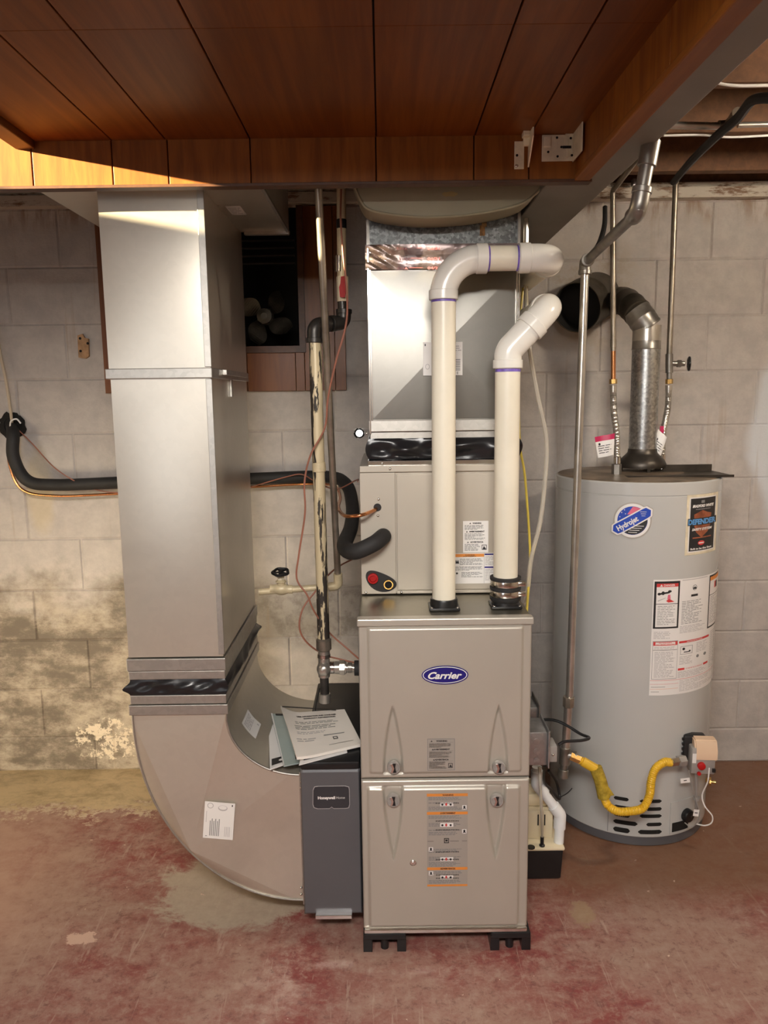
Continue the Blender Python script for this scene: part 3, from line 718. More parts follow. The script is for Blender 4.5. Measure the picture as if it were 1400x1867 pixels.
def make_door(name, pt, pb, up):
    x0, x1 = gx0+.001, gx1-.001
    z1, z0 = Zz(800, pt, YFN), Zz(800, pb, YFN)
    if up: rx0, rx1, rz1, rz0 = X(668, 1150, YFN), X(956, 1150, YFN), Zz(800, 1141, YFN), Zz(800, 1411, YFN)
    else: rx0, rx1, rz1, rz0 = X(668, 1450, YFN), X(950, 1450, YFN), Zz(800, 1434, YFN), Zz(800, 1690, YFN)
    tears = []
    for cx, ap, top in (((717, 1284, 1416) if up else (716, 1568, 1428)), ((908, 1283, 1416) if up else (904, 1566, 1428))):
        tears.append((X(cx, top, YFN), Zz(cx, ap, YFN), Zz(cx, top, YFN)))
    def tear(x, z):
        best = -1
        for cx, za, zo in tears:
            t = (z-za)/(zo-za)
            if t < 0: d = -math.hypot(x-cx, z-za)
            else:
                w_ = .027*math.sin(min(1, t*1.02)*math.pi/2)**.85 if t < 1 else .027
                d = (w_-abs(x-cx))*.97
            best = max(best, d)
        return best
    def f(x, z):
        e = sdrr(x, z, rx0, rx1, rz0, rz1, .008); h = .010*sst(e/.007)
        # side facets
        if up:
            zc_, xa, za = rz1, tears[0][0], tears[0][1]
            s_ = (zc_-z)/(zc_-za)
        else:
            zc_, za = rz0, tears[0][1]; s_ = (z-zc_)/(za-zc_)
        s_ = max(0, min(1, s_)); xl = rx0+.010+(tears[0][0]-rx0-.010)*s_; xr = rx1-.010-(rx1-.010-tears[1][0])*s_
        dd = max(0, xl-x, x-xr); h -= .045*dd*sst(e/.006)
        d = tear(x, z); h -= .012*sst((d+.0015)/.008)*(1 if h > 0 else 0)
        ed = min(x-x0, x1-x, z-z0, z1-z); h -= .004*(1-sst(ed/.003))
        return YFN+.006-max(h, -.004)
    dr = mk(name, field(B(), x0, x1, z0, z1, 170, 120, f, YFN+.019), 'cab', fur, True, ang=60)
    for cx in ((718, 909) if up else (717, 905)):
        py = 1397 if up else 1457; c = P(cx, py, YFN+.004)
        k = mk('latch', lathe(B(), [(.0175, 0), (.0175, .009), (.0160, .0115), (.0130, .0115), (.0125, .009)], c, (0, -1, 0), 32), 'grip', dr, True)
        sl = B(); prism(sl, [(c.x-.0035, c.z+.012), (c.x+.005, c.z+.013), (c.x+.003, c.z+.002), (c.x+.006, c.z-.012), (c.x-.003, c.z-.012), (c.x+.0005, c.z)], c.y-.0125, c.y-.008)
        mk('latch_slot', sl, 'black', dr)
        rb_ = B(); prism(rb_, [(c.x-.009, c.z+.011), (c.x-.0035, c.z+.012), (c.x+.0005, c.z), (c.x-.003, c.z-.012), (c.x-.008, c.z-.011), (c.x-.0045, c.z)], c.y-.0135, c.y-.008)
        mk('latch_grip', rb_, 'chrome', dr)
    return dr
d1 = make_door('upper_door', 1134, 1420, True)
d2 = make_door('lower_door', 1424, 1694, False)
YP = YFN-.0045
# badge
L = Lab(); L.ell(811, 1230.5, 42.5, 16.5, 'navy', 1, 56); L.ell(811, 1230.5, 40.5, 14.7, 'white', 2, 56); L.ell(811, 1230.5, 39, 13.4, 'navy', 3, 56)
L.text('Carrier', 811, 1231, 11.5, 'white', w=62, bold=.03, shear=.35, lay=4)
bd = L.build('badge', plane_map(768, 1214, 854, 1247, YP-.002), d1, 'navy oval badge with white script lettering')
L = Lab(); L.rect(779, 1347, 829, 1404, 'grey_ink'); L.rect(779.8, 1347.8, 828.2, 1403.2, 'silverlab', 2)
for k, (t, y) in enumerate((('WARNING', 1351), ('AVERTISSEMENT', 1366), ('ADVERTENCIA', 1384.5))):
    L.text(t, 805, y, 2.6, 'ink', w=(20, 30, 26)[k], bold=.05); L.poly([(785+k*2, y+1.4), (788.4+k*2, y+1.4), (786.7+k*2, y-1.5)], 'ink', 3)
    L.rect(782, y+2.4, 826, y+2.8, 'grey_ink', 3)
L.para(782, 1355, 826, 1363, 4, 'grey_ink'); L.para(782, 1370, 826, 1381, 6, 'grey_ink'); L.para(782, 1388, 815, 1401, 6, 'grey_ink'); L.frame(817, 1391, 825, 1399.5, 1, 'ink', 3)
L.poly([(818.5, 1398), (821, 1393), (824, 1398)], 'ink', 3)
L.build('warning_label', plane_map(779, 1347, 829, 1404, YP), d1, 'silver warning label in three languages')
L = Lab(); L.rect(778, 1447, 852, 1615, 'silverlab')
for y in (1447, 1479.5, 1580, 1611.5): L.rect(778, y, 852, y+(5 if y < 1600 else 3.5), 'orange', 2)
for t, y in (('WARNING', 1449.6), ('AVERTISSEMENT', 1482), ('ADVERTENCIA', 1582.6)): L.text(t, 816, y, 2.6, 'ink', w=20 if t[0] == 'W' else 28, bold=.04)
for a, c, d_ in ((1453, 1459, 3), (1462, 1465, 1), (1470, 1477, 3), (1486, 1492, 3), (1499, 1506, 3), (1511, 1514, 1), (1515, 1522, 3), (1546, 1554, 4), (1560, 1568, 4), (1570, 1579, 4), (1587, 1592, 2), (1603, 1610, 3)):
    L.para(781, a, 842, c, d_, 'grey_ink')
for y in (1464, 1496, 1512, 1552, 1566, 1594, 1600): L.text('INFORMATION', 815, y, 1.9, 'ink', w=42, bold=.04)
for y in (1466, 1503, 1565, 1598):
    L.rect(802, y-3.5, 826, y+3.5, 'white', 3); L.ell(806, y+.5, 2, 2, 'ink', 4, 12); L.ell(813, y, 1.8, 2.8, 'labred', 4, 12); L.ell(821, y+.5, 2, 2, 'ink', 4, 12)
for x, y in ((846, 1472), (846, 1515), (785, 1547), (785, 1591)):
    L.rect(x-4, y-4, x+4, y+4, 'white', 3); L.ell(x, y-1, 2, 2, 'ink', 4, 10); L.poly([(x-3.5, y+3.5), (x-1, y), (x+1, y), (x+3.5, y+3.5), (x, y+2)], 'ink', 4)
L.frame(809, 1527, 818, 1536, 1.4, 'ink', 3); L.rect(811.5, 1529.5, 815.5, 1533, 'ink', 3); L.rect(820, 1532, 836, 1532.6, 'ink', 3); L.rect(842, 1532, 851, 1532.6, 'ink', 3); L.rect(779, 1532, 790, 1532.6, 'ink', 3)
L.build('warning_label', plane_map(778, 1447, 852, 1615, YP), d2, 'tall silver label with four orange bands')
sg = P(753, 1573, YP); mk('sight_plug', lathe(B(), [(.0085, 0), (.0085, .002), (.007, .003), (.0065, .0012), (.003, .0012), (.003, .004)], sg, (0, -1, 0), 22), 'chrome', d2, True)
for px_ in ((663, 740), (895, 966)):
    a, c = X(px_[0], 1735, YFN), X(px_[1], 1735, YFN); bm = B()
    box(bm, a, c, YFN-.006, YFN+.10, .040, .057, .002); n = 5
    for k in range(n):
        t = a+(c-a)*(k+.5)/n
        if k in (0, 4): box(bm, t-.012, t+.012, YFN+.0, YFN+.09, 0, .042, .001)
    lathe(bm, [(.011, 0), (.011, .042)], ((a+c)/2, YFN+.02, 0), n=16); box(bm, a+.01, c-.01, YFN+.055, YFN+.09, 0, .042)
    mk('foot', bm, 'black', fur)
for px_ in ((663, 740), (895, 966)):
    a, c = X(px_[0], 1735, YFN), X(px_[1], 1735, YFN); mk('foot', box(B(), a, c, 2.5, 2.6, 0, .057, .002), 'black', fur)
# vent collars on top
def flange(cx, cy):
    bm = B(); box(bm, cx-.040, cx+.040, cy-.036, cy+.036, .931, .938, .002); lathe(bm, [(.037, .938-.938), (.036, .016), (.0345, .020)], (cx, cy, .938), n=36)
    return bm
v1 = Vector((.1555, 1.975, .931)); v2 = Vector((.3195, 1.985, .931))
f1 = mk('vent_collar', flange(v1.x, v1.y), 'black', fur, True, 'black square vent collar'); f2 = mk('vent_collar', flange(v2.x, v2.y), 'black', fur, True, 'black square vent collar')
for v_, f_ in ((v1, f1), (v2, f2)):
    for sx in (-1, 1):
        for sy in (-1, 1): inst('screw', SCREW, (v_.x+sx*.033, v_.y+sy*.029, .937), f_, (math.radians(-90), 0, 0))
bm = B(); lathe(bm, [(.036, 0), (.041, .006), (.041, .012), (.036, .014)], (v2.x, v2.y, .945), n=36); lathe(bm, [(.0385, .012), (.0385, .062)], (v2.x, v2.y, .945), n=36)
lathe(bm, [(.041, .034), (.041, .040)], (v2.x, v2.y, .945), n=36); lathe(bm, [(.041, .060), (.041, .066), (.037, .067)], (v2.x, v2.y, .945), n=36)
rc = mk('rubber_coupling', bm, 'rubber', fur, True)
for z in (.961, .988):
    bm = B(); lathe(bm, [(.0402, 0), (.0405, .001), (.0405, .014), (.0402, .015)], (v2.x, v2.y, z), n=36); box(bm, v2.x+.030, v2.x+.050, v2.y-.028, v2.y-.014, z+.002, z+.013, .002)
    mk('hose_clamp', bm, 'chrome', rc, True)

# ============================================================ EVAPORATOR COIL CABINET
YK = 2.116
co = thing('coil_cabinet', 'beige evaporator coil box on top of the furnace', 'coil cabinet', (.154, 2.36, .931))
kx0, kx1, kz_0, kz_1 = -.066, .375, .934, 1.297
mk('body', box(B(), kx0, kx1, YK+.004, 2.60, kz_0, kz_1, .002), 'coil', co)
mk('side_plate', box(B(), kx0, X(721, 960, YK), YK-.002, YK+.006, kz_0, Zz(690, 862, YK), .001), 'coil', co)
mk('top_rail', box(B(), kx0, kx1, YK-.004, YK+.006, Zz(690, 861, YK), kz_1, .0015), 'coil', co)
mk('front_panel', box(B(), X(723.5, 960, YK), kx1-.002, YK-.001, YK+.006, Zz(800, 1075, YK), Zz(800, 863.5, YK), .002), 'coil', co)
mk('bottom_rail', box(B(), X(722.5, 960, YK), kx1-.002, YK-.003, YK+.006, kz_0, Zz(800, 1076.5, YK), .001), 'coil', co)
for a, c in ((711, 855), (690, 910), (689, 940), (667, 1080), (732, 1080)): screw(a, c, YK-.003, co)
g1 = P(688, 925, YK-.002); mk('grommet', lathe(B(), [(.011, 0), (.011, .002), (.008, .002), (.008, .0005)], g1, (0, -1, 0), 20), 'rubber', co)
gk = P(694, 1059, YK-.002)
bm = B(); pts = []
for i in range(32):
    t = 2*math.pi*i/32; x, z = .046*math.cos(t), .026*math.sin(t)+(.004*math.cos(2*t)); r_ = math.radians(-24); pts.append((gk.x+x*math.cos(r_)-z*math.sin(r_), gk.z+x*math.sin(r_)+z*math.cos(r_)))
prism(bm, pts, YK-.005, YK-.002); mk('gasket', bm, 'rubber', co)
c = P(680, 1054, YK-.005); mk('drain_plug', lathe(B(), [(.0145, 0), (.0145, .010), (.010, .0105), (.009, .003)], c, (0, -1, 0), 24), 'red', co, True, 'red drain plug')
c = P(708, 1065, YK-.005); mk('drain_port', lathe(B(), [(.0135, 0), (.0135, .009), (.0105, .009), (.0105, .0005)], c, (0, -1, 0), 24, 0), 'brass', co, True, 'open brass drain port')
mk('drain_port_bore', lathe(B(), [(.0104, 0), (.0104, .0015)], c, (0, -1, 0), 20), 'inside', co)
def lab3(x0, y0, x1, y1, ys, m='white'):
    L = Lab(); L.rect(x0, y0, x1, y1, m)
    for k, (t, y) in enumerate(ys):
        L.text(t, (x0+x1)/2+2, y, 2.6, 'ink', w=(16, 28, 24)[k], bold=.05); L.poly([((x0+x1)/2-(10, 16, 14)[k]-1.6, y+1.4), ((x0+x1)/2-(10, 16, 14)[k]+1.6, y+1.4), ((x0+x1)/2-(10, 16, 14)[k], y-1.4)], 'ink', 3)
    return L
L = lab3(844, 950, 890, 1007, (('WARNING', 954), ('AVERTISSEMENT', 969), ('ADVERTENCIA', 988)))
L.para(847, 957, 887, 966, 4, 'grey_ink'); L.para(847, 972, 887, 984, 6, 'grey_ink'); L.para(847, 991, 876, 1004, 6, 'grey_ink'); L.frame(878, 993, 887, 1002, 1, 'ink', 3); L.poly([(879.5, 1001), (882, 995), (886, 1001)], 'ink', 3)
L.build('warning_label', plane_map(844, 950, 890, 1007, YK-.0015), co, 'white warning label in three languages')
L = Lab(); L.rect(828, 1009, 915, 1063, 'white'); L.rect(829, 1010, 882, 1015.5, 'orange', 2); L.text('WARNING', 856, 1012, 2.2, 'ink', w=18, lay=4); L.text('AVERTISSEMENT', 856, 1014.6, 1.6, 'ink', w=24, lay=4)
L.para(838, 1018, 881, 1030, 6, 'grey_ink'); L.para(830, 1032, 881, 1040, 4, 'grey_ink'); L.para(841, 1042, 881, 1052, 5, 'grey_ink'); L.rect(882, 1009, 882.4, 1063, 'grey_ink', 2)
L.rect(883, 1010, 900, 1012.5, 'navy', 2); L.rect(883, 1033, 900, 1035.5, 'navy', 2); L.para(884, 1014, 902, 1031, 7, 'paleink'); L.para(884, 1037, 902, 1058, 8, 'paleink')
L.poly([(829, 1027), (831, 1020), (833, 1024), (835, 1020), (837, 1027)], 'ink', 3); L.ell(833, 1044.5, 2, 1.7, 'ink', 3, 10)
L.build('rating_label', plane_map(828, 1009, 915, 1063, YK-.0012), co, 'white label with orange and blue headings')

# ============================================================ SUPPLY PLENUM
YN = 2.14
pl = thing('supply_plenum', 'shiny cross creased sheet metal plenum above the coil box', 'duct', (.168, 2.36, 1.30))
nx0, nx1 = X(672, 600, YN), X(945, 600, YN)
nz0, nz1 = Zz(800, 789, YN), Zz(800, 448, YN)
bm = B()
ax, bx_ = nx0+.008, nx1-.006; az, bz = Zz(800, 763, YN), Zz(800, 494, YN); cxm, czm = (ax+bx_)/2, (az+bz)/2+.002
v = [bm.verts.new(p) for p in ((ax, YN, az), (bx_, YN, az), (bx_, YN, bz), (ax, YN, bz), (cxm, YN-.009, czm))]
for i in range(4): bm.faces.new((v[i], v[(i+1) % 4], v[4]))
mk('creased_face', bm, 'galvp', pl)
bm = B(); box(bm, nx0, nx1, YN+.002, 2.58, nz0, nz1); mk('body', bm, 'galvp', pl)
sm = B(); box(sm, nx0-.001, nx0+.003, YN-.009, YN+.003, nz0, nz1); box(sm, nx0+.0045, nx0+.008, YN-.006, YN+.003, nz0+.02, nz1); box(sm, nx1-.003, nx1+.001, YN-.009, YN+.003, nz0, nz1); box(sm, nx1-.008, nx1-.0045, YN-.006, YN+.003, nz0+.02, nz1)
mk('corner_seam', sm, 'chrome', pl)
mk('drive_cleat', box(B(), nx0-.004, nx1+.004, YN-.008, 2.585, Zz(800, 786, YN), Zz(800, 765, YN), .002), 'galv2', pl)
mk('lower_flange', box(B(), nx0, nx1, YN-.001, 2.58, Zz(800, 799, YN), Zz(800, 787, YN), .001), 'galv2', pl)
cz1, cz0 = Zz(800, 798, YN), Zz(800, 837, YN)
bm = B(); nn = 80
def fold(x, z):
    v = (z-cz0)/(cz1-cz0); s_ = math.sin(math.pi*v)
    return YN-.004-.008*s_-.009*math.sin(22*x+60*z+3*math.sin(9*x))*s_-.005*math.sin(48*x-95*z)*s_
field(bm, nx0-.004, nx1+.004, cz0, cz1, nn, 12, fold, 2.58)
for vv in bm.verts:
    v_ = (vv.co.z-cz0)/(cz1-cz0); vv.co.x += (.010*math.sin(math.pi*v_))*(-1 if vv.co.x < .16 else 1)*(1 if abs(vv.co.x-(nx0+nx1)/2) > .19 else 0)
mk('flexible_collar', bm, 'vinyl', pl, True, ang=70)
mk('base_flange', box(B(), nx0-.008, nx1, YN-.014, 2.58, Zz(800, 849, YN)+.001, Zz(800, 838, YN), .002), 'chrome', pl)
for a, c in ((697, 846), (668, 790)): screw(a, c, YN-.015, pl)
# foil tape
tz0, tz1 = Zz(800, 491, YN), Zz(800, 446, YN)
def ft(x, z):
    v = (z-tz0)/(tz1-tz0); u = (x-nx0)/(nx1-nx0); q = math.exp(-((u-.06)*9)**2)
    return YN-.006-.003*math.sin(12*x+30*z)-.0055*abs(math.sin(30*u+8*v))*q-.0035*abs(math.sin(3.1*v*1.5+.4))-.003*math.sin(40*(x-z))*max(0, .5-u)
tp = mk('foil_tape', field(B(), nx0-.006, nx1+.006, tz0, tz1, 90, 24, ft, YN+.001), 'foil', pl, True, ang=22)
L = Lab()
for k, y in enumerate((454, 471, 487)):
    for x in (733+4*(k % 2), 790, 905): L.text('04/21' if x == 790 else '324A', x, y, 4.2, 'tapeink', w=22 if x == 790 else 20, bold=0 if x != 790 else .02)
    L.rect(745, y-1.2, 770, y-.8, 'tapeink', 3)
L.build('tape_print', plane_map(672, 446, 945, 491, YN-.017), tp, 'red date printing on the foil tape')
# printed tag
L = Lab(); L.rect(771, 624, 843, 684, 'white'); L.rect(774, 627, 776, 631, 'ink', 2); L.text('2', 834, 680, 4, 'ink', rot=3.14, lay=3)
for i in range(7): L.rect(829, 655+i*3.1, 839, 656.6+i*3.1, 'grey_ink', 2)
L.para(829, 630, 841, 641, 3, 'paleink'); L.ell(779, 668, 4, 5, 'paleink', 2); L.ell(779, 668, 3, 4, 'white', 3)
L.build('paper_tag', plane_map(771, 624, 843, 684, YN-.0105), pl, 'white paper tag at the crossing of the creases')
up = thing('spangled_transition', 'old dark spangled galvanised duct piece above the foil tape', 'duct', (.168, 2.38, 1.885))
mk('sheet', box(B(), nx0+.004, nx1+.002, YN+.012, 2.56, 1.886, 2.20), 'spangle', up)
mk('flange', box(box(B(), nx0-.002, nx0+.006, YN+.004, YN+.02, 1.888, 2.16), nx1-.004, nx1+.003, YN+.004, YN+.02, 1.888, 2.16), 'pipe', up)
q = P(883, 405, YN+.011); mk('rust_stain', box(box(B(), q.x-.007, q.x+.006, YN+.0105, YN+.0122, q.z-.012, q.z+.03), q.x-.012, q.x+.002, YN+.0108, YN+.0122, q.z-.035, q.z-.008), pm('rust', (.16, .075, .02), .8, 0, .5, 60), up)
# curved beige belly
ybl = 2.02
pts = [(640, 320), (650, 348), (658, 366), (668, 379), (690, 387), (730, 393), (775, 396), (830, 394), (880, 388), (925, 379), (955, 369), (972, 357), (986, 342), (992, 318)]
bm = B(); w2 = [(P(a, c, ybl).x, P(a, c, ybl).z) for a, c in pts]
w2 = [(s_.x, s_.z) for s_ in spline([(a, 0, c) for a, c in w2], 4)]
prism(bm, w2, ybl, YN+.003); 
bgt = thing('round_bellied_duct', 'beige painted round bottomed duct end hanging below the wood fascia', 'duct', (.16, 2.07, 1.90))
mk('shell', bm, 'beige', bgt)
mk('rolled_rim', tube(B(), [(a, ybl, c) for a, c in w2], .0035, 8), 'beige', bgt, True)
q = P(820, 354, ybl); bm = B(); prism(bm, [(q.x+.02*math.cos(t*.35), q.z+.006*math.sin(t*.35)+.001*math.sin(t*2)) for t in range(18)], ybl-.001, ybl); mk('glue_spot', bm, pm('glue_spot', (.42, .32, .15), .6), bgt)
# grey trunk
gt = thing('grey_trunk_duct', 'long grey painted duct running overhead beside the wood casing toward the back wall', 'duct', (.5, 1.6, 1.985))
mk('trunk', box(box(B(), .481, .556, .35, YF+.03, 1.984, 2.20, .003), .40, .556, YF+.03, 2.92, 1.986, 2.20, .003), 'greyduct', gt)

# ============================================================ PVC VENT PIPES
def pvc_path(name, label, segs): ...
pv1 = thing('pvc_intake_pipe', 'left white plastic vent pipe rising from furnace and bending right over the plenum', 'pipe', v1)
zh = Zz(840, 472, 1.975); xr = X(1000, 478, 1.975); rr = .0305
zc1 = Zz(808, 545, 1.975)
mk('riser', tube(B(), [(v1.x, v1.y, .944), (v1.x, v1.y, zc1+.005)], rr, 36), 'pvc', pv1, True)
def arcpts(c, a, b_, n=14):   # quarter arc from c+a to c+b_
    return [Vector(c)+Vector(a)*math.cos(t*math.pi/2/n)+Vector(b_)*math.sin(t*math.pi/2/n) for t in range(n+1)]
R_ = X(878, 472, 1.975)-v1.x-.006
pts = [(v1.x, v1.y, zc1)]+arcpts((v1.x+R_, v1.y, zh-R_), (-R_, 0, 0), (0, 0, R_))+[(v1.x+R_+.012, v1.y, zh)]
e1 = mk('elbow', tube(B(), pts, rr+.0035, 36), 'pvcf', pv1, True)
def hub(name, p, q, r, parent, m='pvcf'): return mk(name, cyl(B(), p, q, r, 36, bev=.0015), m, parent, True)
hub('socket', (v1.x, v1.y, Zz(808, 547, 1.975)), (v1.x, v1.y, Zz(808, 529, 1.975)), .0365, pv1)
hub('primer_ring', (v1.x, v1.y, Zz(808, 552, 1.975)), (v1.x, v1.y, Zz(808, 546, 1.975)), .0309, pv1, 'purple')
xa, xb = X(868, 472, 1.975), X(888, 472, 1.975); hub('socket', (xa, v1.y, zh), (xb, v1.y, zh), .0365, pv1)
hub('primer_ring', (xb, v1.y, zh), (xb+.006, v1.y, zh), .0309, pv1, 'purple')
xc, xd = X(945, 474, 1.975), X(966, 474, 1.975)
mk('cross_pipe', tube(B(), [(xa, v1.y, zh), (xd, v1.y, zh)], rr, 36), 'pvc', pv1, True)
hub('primer_ring', (xc-.007, v1.y, zh), (xc, v1.y, zh), .0309, pv1, 'purple'); hub('socket', (xc, v1.y, zh), (xd, v1.y, zh), .0365, pv1)
R2 = .048; xe = X(1004, 478, 1.99)+.004
pts = [(xd, v1.y, zh)]+arcpts((xe-R2, v1.y+R2, zh), (0, -R2, 0), (R2, 0, 0))+[(xe, v1.y+R2+.02, zh)]
mk('elbow', tube(B(), pts, rr+.0035, 36), 'pvcf', pv1, True)
hub('socket', (xe, v1.y+R2+.015, zh), (xe, v1.y+R2+.045, zh), .0365, pv1)
mk('wall_run', tube(B(), [(xe, v1.y+R2+.04, zh), (xe, 2.95, zh)], rr, 36), 'pvc', pv1, True)
pv2 = thing('pvc_exhaust_pipe', 'right white plastic vent pipe rising from clamped rubber coupling, ending in an angled elbow', 'pipe', v2)
Y2 = v2.y; zq = Zz(927, 672, Y2)
mk('riser', tube(B(), [(v2.x, Y2, 1.009), (v2.x, Y2, zq+.01)], .0320, 36), 'pvc', pv2, True)
hub('primer_ring', (v2.x, Y2, Zz(927, 679, Y2)), (v2.x, Y2, zq), .0324, pv2, 'purple')
hub('socket', (v2.x, Y2, zq), (v2.x, Y2, Zz(927, 656, Y2)), .0375, pv2)
A = Vector((v2.x, Y2, Zz(928, 640, Y2)-.01)); 
dv = Vector((math.sin(math.radians(44)), 0, math.cos(math.radians(44))))
Cc = P(966, 598, Y2); k0 = Vector((v2.x, Y2, Cc.z-(Cc.x-v2.x)/math.tan(math.radians(44))))
pts = [(v2.x, Y2, zq+.01)]+fillet([(v2.x, Y2, zq+.01), k0, Cc+dv*.02], .09, 10)[1:]
mk('elbow', tube(B(), pts, .0345, 36), 'pvcf', pv2, True)
hub('socket', Cc-dv*.004, Cc+dv*.022, .0385, pv2)
E_ = P(990, 566, Y2); E_ = Cc+dv*((E_-Cc).length+.004)
R3 = .045
pts = [Cc+dv*.015]+[(E_+Vector((0, R3, 0)))-dv*0+(-Vector((0, R3, 0)))*math.cos(t*math.pi/28)+dv*R3*math.sin(t*math.pi/28) for t in range(15)]+[E_+dv*R3+Vector((0, R3+.02, 0))]
pts = [Cc+dv*.015, E_-dv*R3*.6]+[E_-dv*R3*.6+Vector((0, R3, 0))-Vector((0, R3, 0))*math.cos(t*math.pi/28)+dv*R3*math.sin(t*math.pi/28) for t in range(1, 15)]
endp = pts[-1]; pts.append(endp+Vector((0, .03, 0)))
mk('elbow', tube(B(), pts, .0345, 36), 'pvcf', pv2, True)
hub('socket', endp+Vector((0, .025, 0)), endp+Vector((0, .055, 0)), .038, pv2)
mk('wall_run', tube(B(), [endp+Vector((0, .05, 0)), Vector((endp.x, 2.95, endp.z))], .031, 36), 'pvc', pv2, True)

# ============================================================ WATER HEATER
TX, TY, TR = .865, 2.61, .269
TZ0, TZ1 = .035, 1.213
wh = thing('water_heater', 'tall grey cylindrical gas water heater standing at the right by the block wall', 'water heater', (TX, TY, 0))
mk('tank', lathe(B(), [(TR-.002, TZ0), (TR, TZ0+.003), (TR, TZ1-.045), (TR-.0015, TZ1-.044), (TR-.0015, TZ1-.041), (TR+.001, TZ1-.040), (TR+.001, TZ1-.004), (TR-.003, TZ1)], (TX, TY, 0), n=128, cap1=True), 'tank', wh, True, ang=25)
mk('base_ring', lathe(B(), [(TR-.012, 0), (TR-.006, .004), (TR-.006, .037)], (TX, TY, 0), n=96), 'slate', wh, True)
mk('top_cap', lathe(B(), [(TR-.004, 0), (TR-.008, .004), (.15, .010), (.02, .012)], (TX, TY, TZ1-.001), n=96), 'tanktop', wh, True)
def TP(t, z, o=0): return Vector((TX+(TR+o)*math.sin(t), TY-(TR+o)*math.cos(t), z))
def tang(px, z):
    lo, hi = -1.85, 1.15
    for _ in range(40):
        mth = (lo+hi)/2
        if proj(TP(mth, z))[0] < px: lo = mth
        else: hi = mth
    return lo
def tz(px, py):
    z = .7
    for _ in range(20):
        t = tang(px, z); lo, hi = -.5, 1.8
        for _ in range(30):
            mm = (lo+hi)/2
            if proj(TP(t, mm))[1] > py: lo = mm
            else: hi = mm
        z = lo
    return z
def tank_map(ux, yt, yb, zm=None, flat=0, off=0.0006):
    zt_, zb_ = tz(ux, yt), tz(ux, yb); zm = zm or (zt_+zb_)/2; cache = {}
    xm = 1306; tm = tang(xm, zm); tp_ = tang(xm-6, zm); kk = (tm-tp_)/6
    def f(u, v, o):
        if u > xm: th = tm+(u-xm)*kk
        else:
            i = math.floor(u)
            for q in (i, i+1):
                if q not in cache: cache[q] = tang(min(q, xm), zm)
            th = cache[i]+(cache[i+1]-cache[i])*(u-i)
        return TP(th, zt_+(zb_-zt_)*(v-yt)/(yb-yt), off+o)
    return f
# big rating label
L = Lab(sub=4); f = tank_map(1187, 1057, 1268)
L.rect(1187, 1057, 1311, 1268, 'white')
L.rect(1189, 1060, 1235, 1145, 'ink', 2); L.rect(1193, 1064, 1232, 1142, 'white', 3); L.rect(1193, 1064, 1232, 1070, 'labred', 4); L.text('DANGER', 1216, 1067, 3.6, 'white', w=20, lay=5); L.poly([(1199, 1069), (1204, 1069), (1201.5, 1065)], 'white', 5)
L.rect(1193, 1100, 1232, 1101, 'ink', 4); L.capsule(1208, 1081, 8, 1.6, 'ink', -.15, 4); L.ell(1198, 1082.5, 3, 2.5, 'ink', 4, 12); L.ell(1205, 1081, 3, 3.4, 'ink', 4, 12); L.ell(1217, 1078, 3.4, 2.2, 'ink', 4, 12); L.poly([(1211, 1095), (1216, 1091), (1226, 1097), (1215, 1098)], 'labred', 4); L.poly([(1214, 1084), (1218, 1084), (1219, 1092), (1213, 1092)], 'pink', 4); L.poly([(1196, 1094), (1210, 1089), (1210, 1090), (1196, 1096)], 'paleink', 4)
L.para(1196, 1103, 1229, 1139, 12, 'grey_ink', .3, 4)
L.rect(1239, 1059, 1284, 1060.4, 'paleink', 2); L.ell(1262, 1075, 4, 5, 'grey_ink', 2, 14); L.ell(1262, 1075, 3, 4, 'white', 3, 14); L.poly([(1262, 1072), (1263, 1074.5), (1265, 1074.5), (1263, 1076), (1264, 1079), (1262, 1077), (1260, 1079), (1261, 1076), (1259, 1074.5), (1261, 1074.5)], 'ink', 4)
L.rect(1256, 1087, 1268, 1091, 'ink', 2); L.para(1240, 1097, 1278, 1140, 15, 'grey_ink', .35); L.para(1238, 1142, 1284, 1156, 6, 'paleink', .4); L.para(1191, 1150, 1226, 1164, 5, 'paleink', .4)
L.rect(1288, 1060, 1310, 1158, 'ink', 2); L.rect(1289.5, 1063, 1310, 1155, 'white', 3); L.rect(1289.5, 1063, 1310, 1070, 'orange', 4); L.rect(1297, 1074, 1300, 1086, 'labred', 4); L.rect(1299, 1074, 1301, 1086, 'ink', 5); L.rect(1289, 1096, 1310, 1097, 'ink', 4); L.para(1291, 1099, 1307, 1150, 16, 'paleink', .4, 4)
L.rect(1190, 1168, 1236, 1238, 'grey_ink', 2); L.rect(1190.7, 1169, 1235.4, 1237.2, 'white', 3); L.rect(1191, 1169, 1235, 1176, 'labred', 4); L.rect(1195, 1170, 1231, 1175, 'white', 5); L.text('FOR YOUR SAFETY', 1213, 1171.4, 1.7, 'labred', w=24, lay=6); L.text('READ BEFORE OPERATING', 1213, 1174, 1.7, 'labred', w=34, lay=6)
L.rect(1191, 1184, 1235, 1184.7, 'ink', 4); L.para(1193, 1178, 1232, 1183, 2, 'paleink', .4, 4); L.para(1194, 1187, 1232, 1235, 17, 'paleink', .45, 4)
L.rect(1238, 1170, 1292, 1174, 'labred', 2); L.text('LIGHTING INSTRUCTIONS', 1266, 1172, 1.8, 'white', w=28, lay=4)
L.frame(1241, 1180, 1263, 1195, .7, 'grey_ink', 3); L.ell(1247, 1185, 2.5, 2.5, 'ink', 3, 10); L.capsule(1253, 1191, 5, .8, 'ink', 0, 3); L.ell(1258, 1190, 1.8, 1.8, 'ink', 3, 10)
